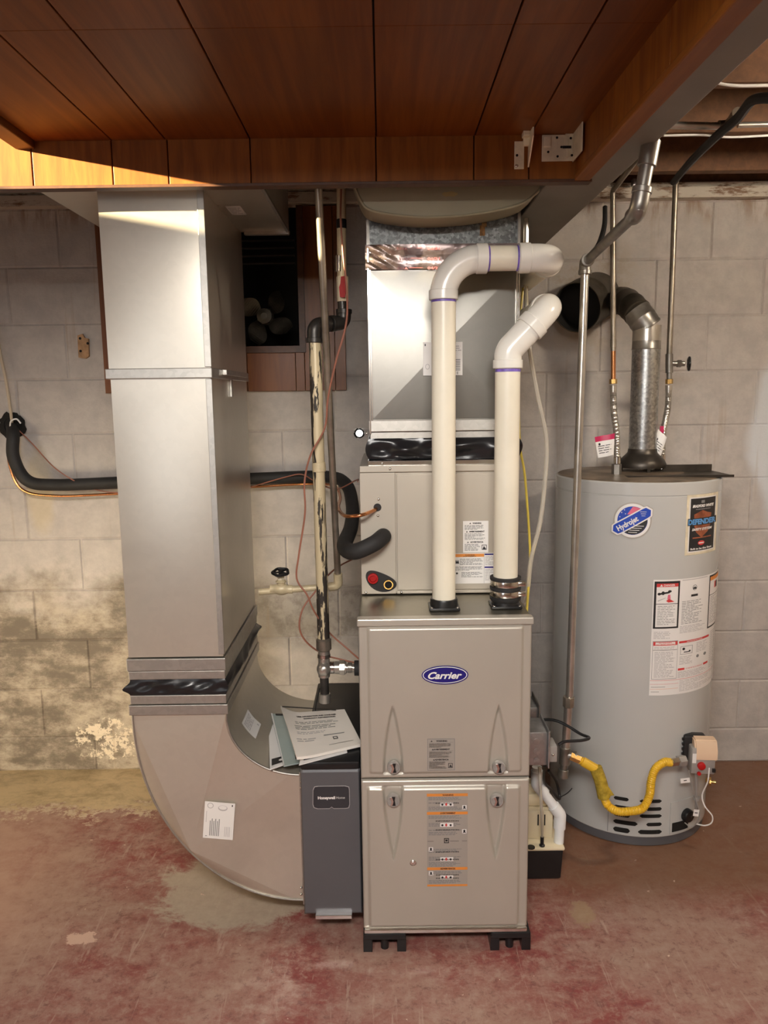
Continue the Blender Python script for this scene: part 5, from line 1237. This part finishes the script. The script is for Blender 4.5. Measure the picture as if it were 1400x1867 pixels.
# ---- water pipe with hose valve
wp = thing('water_supply_pipe', 'thin dull metal water pipe dropping from ceiling and turning left into a valve', 'pipe', P(615, 1068, 2.27))
w1 = P(617, 1068, 2.27)
mk('drop_pipe', tube(B(), [P(580, 338, 2.0), P(616, 1052, 2.265)], .0098, 16), 'oldcopper', wp, True)
mk('elbow', tube(B(), fillet([P(616, 1046, 2.262), w1, P(600, 1070, 2.27)], .022), .0135, 16), 'creampipe', wp, True)
mk('horizontal_pipe', tube(B(), [P(604, 1069.5, 2.27), P(472, 1079, 2.27)], .0100, 16), 'creampipe', wp, True)
vv = P(513, 1074, 2.27); wv = thing('black_wheel_valve', 'cream painted stop valve with black wheel handle on the horizontal water stub', 'valve', vv-Vector((0, 0, .018)))
mk('body', lathe(B(), [(.0130, -.034), (.0130, -.018), (.0165, -.012), (.0185, 0), (.0165, .012), (.0130, .018), (.0130, .034)], vv, (1, 0, -.04), 22), 'creampipe', wv, True)
fit('neck', vv, vv+Vector((0, -.004, .030)), .0125, 'creampipe', wv); fit('packing_nut', vv+Vector((0, -.004, .022)), vv+Vector((0, -.004, .027)), .0165, 'creampipe', wv, 8); fit('packing_nut', vv+Vector((0, -.004, .030)), vv+Vector((0, -.005, .044)), .0110, 'bracket', wv, 6)
fit('stem', vv+Vector((0, -.005, .04)), vv+Vector((0, -.006, .056)), .005, 'black', wv); wheel(vv+Vector((0, -.006, .054)), (0, -.25, 1), .023, 'black', wv)
# ---- line set
ls = thing('refrigerant_hose', 'thick black foam insulated hose along the block wall curling into the coil box', 'hose', P(640, 1010, 2.1))
pts = [P(22, 775, 2.97), P(24, 792, 2.875), P(25, 835, 2.86), P(50, 876, 2.86), P(100, 884, 2.86), P(213, 880, 2.86), P(330, 876, 2.86), P(455, 873, 2.86), P(590, 869, 2.84), P(630, 882, 2.74), P(642, 920, 2.60), P(640, 960, 2.38), P(628, 995, 2.15), P(645, 1006, 2.06), P(680, 992, 2.055), P(697, 979, 2.09), P(698, 978, 2.125)]
mk('foam_sleeve', tube(B(), spline(pts, 8), .0225, 22), 'rubber', ls, True)
cpp = [P(20, 778, 2.96), P(16, 800, 2.88), P(17, 845, 2.87), P(40, 892, 2.87), P(100, 904, 2.87), P(215, 900, 2.87), P(450, 888, 2.87), P(560, 882, 2.85), P(608, 886, 2.70), P(620, 905, 2.5), P(617, 925, 2.3), P(628, 940, 2.10), P(655, 940, 2.05), P(678, 932, 2.09), P(688, 926, 2.125)]
o = mk('copper_line', tube(B(), spline(cpp, 8), .0052, 12), 'copper', None, True); tag(o, 'bare copper tube running just below the black hose into the coil box', 'pipe')
wire('thermostat_wire_left', [P(35, 785, 2.90), P(60, 810, 2.88), P(100, 853, 2.84), P(150, 884, 2.85), P(190, 896, 2.86), P(215, 898, 2.865)], .0022, 'wire', 'thin brown wire sagging from the wall hole toward the riser', 'wire').name = 'control_wire'
wire('control_wire', [P(440, 893, 2.84), P(520, 870, 2.82), P(550, 865, 2.80), P(575, 878, 2.80), P(612, 892, 2.6), P(650, 875, 2.5), P(652, 878, 2.3)], .0022, 'wire', 'thin brown wire tied along hose between the riser and water pipe', 'wire')
wire('control_wire', [P(622, 345, 2.14), P(621, 400, 2.13), P(626, 470, 2.12), P(632, 530, 2.11), P(631, 590, 2.10), P(612, 660, 2.10), P(598, 725, 2.12), P(592, 780, 2.13), P(566, 830, 2.12), P(555, 880, 2.12), P(556, 935, 2.12), P(545, 1010, 2.12), P(541, 1055, 2.12), P(560, 1085, 2.12), P(573, 1115, 2.13), P(600, 1153, 2.19), P(630, 1180, 2.19), P(655, 1202, 2.16)], .0026, 'wire', 'long reddish wire falling in loose curves beside flaking gas pipe', 'wire')
wire('control_wire', [P(660, 1012, 2.5), P(622, 1030, 2.4), P(597, 1050, 2.22), P(575, 1078, 2.20), P(552, 1110, 2.18), P(546, 1145, 2.17), P(560, 1172, 2.18), P(590, 1193, 2.21), P(620, 1202, 2.20), P(655, 1210, 2.17)], .0026, 'wire', 'short reddish wire looping left under the water stub, back to the furnace side', 'wire')
wire('grey_wall_cable', [P(-12, 560, 2.91), P(0, 640, 2.90), P(10, 690, 2.90), P(18, 740, 2.905), P(22, 772, 2.92)], .0055, 'greycable' if False else 'wallpaint', 'grey cable coming down the far left edge into the wall hole', 'cable')
wire('white_conduit_ring', [P(18, 780, 2.885), P(20, 768, 2.88), P(30, 764, 2.88), P(38, 772, 2.885)], .003, 'white', 'white cable loop at the mouth of the wall hole', 'cable')
# tubes right of plenum
wire('clear_drain_tube', [P(960, 360, 2.3), P(958, 470, 2.3), P(960, 560, 2.25), P(966, 640, 2.22), P(980, 720, 2.22), P(996, 800, 2.24), P(994, 870, 2.24), P(985, 950, 2.22), P(968, 1020, 2.2), P(962, 1075, 2.18), P(950, 1110, 2.20)], .0065, 'clear', 'clear plastic drain tube bowing out right of the exhaust pipe', 'tube')
wire('yellow_tube', [P(957, 500, 2.32), P(950, 560, 2.31), P(946, 640, 2.3), P(947, 800, 2.3), P(957, 870, 2.3), P(966, 1000, 2.26), P(964, 1060, 2.2), P(960, 1118, 2.05)], .0036, 'yellowwire', 'thin yellow tube dropping behind the exhaust pipe to furnace top', 'tube')
cdx = X(966, 360, 2.34)
wire('steel_conduit_strip', [P(962, 355, 2.36), P(962, 400, 2.36), P(961, 447, 2.36)], .0035, 'brightpipe', 'thin bright conduit hanging right of the spangled duct', 'conduit')
wire('black_drop_cable', [P(1103, 378, 2.55), P(1102, 410, 2.50), P(1094, 440, 2.44), P(1082, 462, 2.36), P(1072, 476, 2.30)], .008, 'rubber', 'short black cable dropping from grey trunk to the gas pipe elbow', 'cable')

# ============================================================ ELECTRICAL + CONDENSATE PUMP
eb = thing('junction_box', 'square zinc junction box with round knockouts on furnace right side', 'electrical box', (.41, 2.05, Zz(983, 1396, 2.0)), 'zinc junction boxes on furnace side')
bz0, bz1 = Zz(983, 1396, 2.0), Zz(983, 1335, 2.0); bxr = X(998, 1370, 2.0)
mk('box', box(B(), gx1+.001, bxr, 2.0, 2.10, bz0, bz1, .004), 'greybox', eb, True)
mk('cover_plate', box(B(), bxr, bxr+.004, 1.99, 2.11, bz0-.004, bz1+.006, .001), 'greybox', eb)
for k, py in enumerate((1352, 1370, 1387)):
    c = P(978, py, 2.0); mk('knockout', lathe(B(), [(.0085, 0), (.0088, .0012), (.0075, .0015)], c, (0, -1, 0), 20), 'greybox', eb, True)
eb['label'] = 'larger zinc junction box with three round knockouts on furnace right side'; del eb['group']
e2 = thing('switch_box', 'small zinc box with a screw joined to right of the larger junction box', 'electrical box', (.47, 2.05, Zz(1008, 1390, 2.03)))
mk('box', box(B(), bxr+.004, X(1016, 1370, 2.03), 2.03, 2.09, Zz(1008, 1390, 2.03), Zz(1008, 1361, 2.03), .003), 'grip', e2, True); inst('screw', SCREW, P(1008, 1376, 2.029), e2)
e3 = thing('upper_junction_box', 'small zinc box with tilted cover above the larger junction box', 'electrical box', (.39, 2.2, Zz(975, 1320, 2.15)))
mk('box', box(B(), gx1+.001, X(981, 1300, 2.15), 2.15, 2.24, Zz(975, 1321, 2.15), Zz(975, 1290, 2.15), .003), 'greybox', e3, True)
mk('cover_plate', box(B(), X(981, 1300, 2.15), X(981, 1300, 2.15)+.004, 2.14, 2.25, Zz(975, 1324, 2.15), Zz(975, 1284, 2.15), .001), 'pipe', e3)
wire('power_cord', [P(984, 1312, 2.20), P(1010, 1313, 2.18), P(1032, 1322, 2.16), P(1058, 1338, 2.13), P(1074, 1345, 2.10), P(1060, 1350, 2.08), P(1030, 1352, 2.07), P(1018, 1358, 2.065)], .0045, 'black', 'black power cord bending to a point between the electrical boxes and gas pipe', 'cord', k=6)
wire('coiled_cord', [P(993, 1396, 2.12), P(992, 1425, 2.18), P(1005, 1440, 2.22), P(1018, 1456, 2.24), P(1020, 1450, 2.26), P(1014, 1425, 2.26), P(1000, 1405, 2.22)], .0045, 'black', 'black cord coiled behind white drain elbow of the pump', 'cord')
wire('cable_tie_tail', [P(1022, 1453, 2.24), P(1034, 1446, 2.23), P(1043, 1437, 2.23)], .0015, 'black', 'thin black tie end sticking out beside the pump cord', 'tie')
cp = thing('condensate_pump', 'condensate pump with black tank and cream cover on floor right of the furnace', 'pump', (.46, 2.33, 0))
Yp = 2.17; pxr = X(1030, 1560, Yp); ptop = Zz(1000, 1549, Yp)
bm = B(); box(bm, .375, pxr-.004, Yp+.004, 2.38, 0.002, ptop-.004, .006)
for v in bm.verts:
    if v.co.z < .03: v.co.x = .45+(v.co.x-.45)*.95; v.co.y = 2.27+(v.co.y-2.27)*.95
mk('reservoir', bm, 'black', cp, True)
mk('deck', box(B(), .374, pxr, Yp, 2.385, ptop-.006, ptop+.006, .005), 'cream', cp, True)
hy = Yp+.05; hxr = X(1008, 1500, hy)
mk('cover', box(B(), .375, hxr, hy, 2.37, ptop+.006, Zz(990, 1478, hy), .004), 'cream', cp, True)
mk('motor_cap', box(B(), .375, X(1000, 1460, hy+.04), hy+.02, 2.36, Zz(990, 1478, hy), Zz(990, 1478, hy)+.04, .012), 'cream', cp, True)
for x in (981, 993):
    q = P(x, 1495, hy-.0005); mk('slot', box(B(), q.x-.0018, q.x+.0018, hy-.001, hy+.001, q.z-.018, q.z+.018), 'inside', cp)
q = PZ(988, 1542, ptop+.006); mk('tube_plug', lathe(B(), [(.009, 0), (.009, .003), (.0055, .006), (.0055, .030), (.004, .034)], q, n=18), 'black', cp, True)
q3 = PZ(968, 1545, ptop+.006); mk('hole_plug', lathe(B(), [(.012, 0), (.012, .002)], q3, n=20), 'black', cp)
wire('pump_drain_tube', [P(983, 1398, 2.13), P(985, 1440, 2.12), P(988, 1490, 2.14), Vector((q.x, q.y, ptop+.035))], .0045, 'clear', 'clear tube running down into the top of the pump', 'tube')
dr = thing('pump_drain_pipe', 'bright white plastic drain pipe stepping down to the pump deck', 'pipe', P(1020, 1545, Yp+.03))
Yd = Yp+.03
mk('pipe', tube(B(), fillet([P(979, 1398, Yd), P(979, 1430, Yd), P(1021, 1485, Yd), Vector((P(1021, 1485, Yd).x-.002, Yd, ptop+.006))], .012), .0150, 22), 'pvcpump', dr, True)
q_ = P(1021, 1485, Yd)
mk('elbow', tube(B(), fillet([P(1009, 1469, Yd), q_, q_-Vector((0.001, 0, .045))], .016), .0185, 22), 'pvcpump', dr, True)
mk('elbow', tube(B(), fillet([P(979, 1405, Yd), P(979, 1430, Yd), P(992, 1447, Yd)], .016), .0185, 22), 'pvcpump', dr, True)

# ============================================================ PAPERS ON THE CABINET
def booklet(name, pts, z, th, m, label, curl=None, prt=None, cat='booklet'):
    q = [PZ(a, c, z+th) for a, c in pts]; bm = B(); n = 14
    def pos(u, v, zz):
        p = (q[0]*(1-u)+q[1]*u)*(1-v)+(q[3]*(1-u)+q[2]*u)*v; p.z = zz+(curl(u, v) if curl else 0); return p
    for lv in (z, z+th):
        pass
    top = [[bm.verts.new(pos(i/n, j/n, z+th)) for j in range(n+1)] for i in range(n+1)]
    bot = [[bm.verts.new(pos(i/n, j/n, z)) for j in range(n+1)] for i in range(n+1)]
    for i in range(n):
        for j in range(n):
            bm.faces.new((top[i][j], top[i+1][j], top[i+1][j+1], top[i][j+1])); bm.faces.new((bot[i][j+1], bot[i+1][j+1], bot[i+1][j], bot[i][j]))
    rim = [(i, 0) for i in range(n)]+[(n, j) for j in range(n)]+[(i, n) for i in range(n, 0, -1)]+[(0, j) for j in range(n, 0, -1)]
    for k in range(len(rim)):
        a, c = rim[k], rim[(k+1) % len(rim)]; bm.faces.new((top[a[0]][a[1]], bot[a[0]][a[1]], bot[c[0]][c[1]], top[c[0]][c[1]]))
    t = thing(name, label, cat, ((q[0]+q[2])/2))
    mk('pages', bm, m, t, True, ang=50)
    if prt: prt.build('print', lambda u, v, o: pos(u, v, z+th)+Vector((0, 0, .0012+o)), t)
    return t
L = Lab(); L.rect(.04, .80, .50, .90, 'ink', 1) if False else None
L.rect(.06, .86, .94, .965, 'ink'); L.ell(.4, .915, .12, .02, 'white', 2)
L.rect(.08, .02, .9, .08, 'ink')
booklet('manual_booklet', [(489, 1300), (560, 1305), (548, 1382), (492, 1402)], .468+.02, .004, 'white', 'lowest booklet with white edge and black title bar under the pile, lying in elbow throat', prt=L)
L = Lab(); L.rect(.45, .86, .85, .94, 'ink'); L.rect(.1, .01, .9, .05, 'ink'); L.para(.5, .76, .9, .82, 3, 'grey_ink'); L.rect(0, 0, .03, 1, 'white')
booklet('teal_booklet', [(494, 1301), (572, 1302), (566, 1386), (517, 1396)], .498, .004, 'tealpaper', 'pale teal booklet fanned out left of the white manual', prt=L)
L = Lab(); L.rect(.08, .72, .9, .93, 'ink'); L.rect(.12, .77, .86, .82, 'white', 2); L.ell(.5, .80, .3, .02, 'ink', 3)
booklet('flat_booklet', [(560, 1330), (622, 1322), (633, 1371), (545, 1394)], .525, .003, 'white', 'white booklet with black band under the manual, edge showing at the front right', prt=L)
L = Lab(); L.rect(.02, .0, .86, .035, 'ink')
L.text('USER INFORMATION AND CONSUMER', .52, .15, .028, 'ink', w=.62, bold=.05); L.text('WARRANTY INFORMATION', .55, .21, .028, 'ink', w=.5, bold=.05)
L.para(.15, .29, .84, .36, 2, 'grey_ink', .35); L.para(.12, .39, .8, .50, 3, 'grey_ink', .35); L.para(.12, .54, .62, .60, 2, 'paleink', .4); L.text('MODEL NUMBER: 123', .66, .66, .02, 'ink', w=.36) if False else L.rect(.5, .655, .82, .67, 'grey_ink', 2)
L.frame(.62, .72, .69, .78, .012, 'ink'); L.rect(.52, .88, .9, .885, 'ink', 2); L.para(.08, .68, .4, .76, 2, 'paleink', .4)
def curlf(u, v): return .026*max(0, 1-u*3.2)**2*(1-v*.8)+.006*math.sin(3*v)*(1-u)
booklet('printed_manual', [(512, 1301), (628, 1293), (660, 1356), (541, 1384)], .530, .008, 'paper', 'thick white printed manual with curled left cover on top of the pile', curl=curlf, prt=L)
wire('dangling_cable_ends', [P(583, 1255, 2.12), P(578, 1275, 2.12), P(575, 1296, 2.12)], .002, 'black', 'thin black cable hanging beside the drip leg cap', 'cable')

# ============================================================ BLIND BRACKETS ON FASCIA, WALL SCRAP
YBk = YF-.006
br = thing('valance_bracket', 'cream metal mounting bracket seen face on, screwed to wood fascia at right', 'bracket', P(1030, 295, YBk))
a, c = P(987, 295, YBk), P(1044, 246, YBk); bm = B(); box(bm, a.x, c.x, YBk-.0035, YBk-.0005, a.z, c.z, .001); mk('plate', bm, 'bracket', br)
mk('raised_tab', box(B(), a.x+.002, a.x+.02, YBk-.010, YBk-.0035, c.z-.028, c.z-.004, .002), 'bracket', br)
mk('raised_plate', box(B(), a.x+.055, c.x-.01, YBk-.007, YBk-.0035, a.z+.008, c.z-.004, .001), 'bracket', br)
w0 = P(1066, 296, YBk-.0); mk('end_wing', box(box(B(), c.x, c.x+.003, YBk-.085, YBk-.001, a.z-.002, c.z+.006, .001), c.x-.018, c.x+.002, YBk-.006, YBk-.001, c.z-.002, c.z+.005), 'bracket', br)
for px_, py_ in ((1039, 254), (1041, 285), (1015, 287), (1014, 253), (998, 279), (1022, 270)):
    q = P(px_, py_, YBk); mk('screw_hole', lathe(B(), [(.0028, 0), (.0028, .0004)], (q.x, YBk-.0078, q.z), (0, -1, 0), 12), 'inside', br)
q = P(1032, 270, YBk); mk('slot', box(B(), q.x-.010, q.x+.010, YBk-.0082, YBk-.0070, q.z-.0028, q.z+.0028), 'inside', br)
b2 = thing('angled_bracket', 'cream metal mounting bracket seen edge on, left of the other one', 'bracket', P(950, 310, YBk))
a = P(937, 309, YBk); c = P(953, 258, YBk)
mk('plate', box(B(), a.x, c.x+.003, YBk-.003, YBk-.0005, a.z, c.z, .001), 'bracket', b2)
bm = B(); x_ = c.x+.012
vs = [(x_-.001, a.z+.005), (x_, c.z+.03)]
wp_ = [(0, a.z+.004), (-.03, a.z+.03), (-.055, c.z-.005), (-.055, c.z+.028), (0, c.z+.030)]
f_ = [bm.verts.new((x_, YBk+y-.001, z)) for y, z in wp_]; g_ = [bm.verts.new((x_+.003, YBk+y-.001, z)) for y, z in wp_]
bm.faces.new(f_); bm.faces.new(g_[::-1])
for i in range(5): bm.faces.new((f_[i], g_[i], g_[(i+1) % 5], f_[(i+1) % 5]))
box(bm, c.x, x_+.002, YBk-.012, YBk-.001, c.z-.012, c.z+.012, .002); box(bm, c.x-.004, x_, YBk-.03, YBk-.006, c.z+.004, c.z+.022, .002)
mk('wing', bm, 'bracket', b2)
for py_ in (284, 303): q = P(942, py_, YBk); mk('screw_hole', lathe(B(), [(.003, 0), (.003, .0004)], (q.x, YBk-.0032, q.z), (0, -1, 0), 12), 'inside', b2)
screw(941, 303, YBk-.003, b2)
ow = thing('wood_scrap', 'small tan wood scrap with two dark nail holes fixed to left block wall', 'wood scrap', P(153, 655, YW-.004))
bm = B(); prism(bm, [(P(a, c, YW).x, P(a, c, YW).z) for a, c in ((143, 612), (152, 609), (156, 616), (163, 618), (164, 650), (158, 654), (145, 652))], YW-.011, YW+.001); mk('plate', bm, pm('raw_tan_wood', (.42, .25, .13), .7, 0, .25, 40), ow)
for a, c in ((160, 626), (147, 640), (146, 617)): q = P(a, c, YW-.011); mk('nail_hole', lathe(B(), [(.005, 0), (.005, .0008)], q, (0, -1, 0), 10), 'inside', ow)
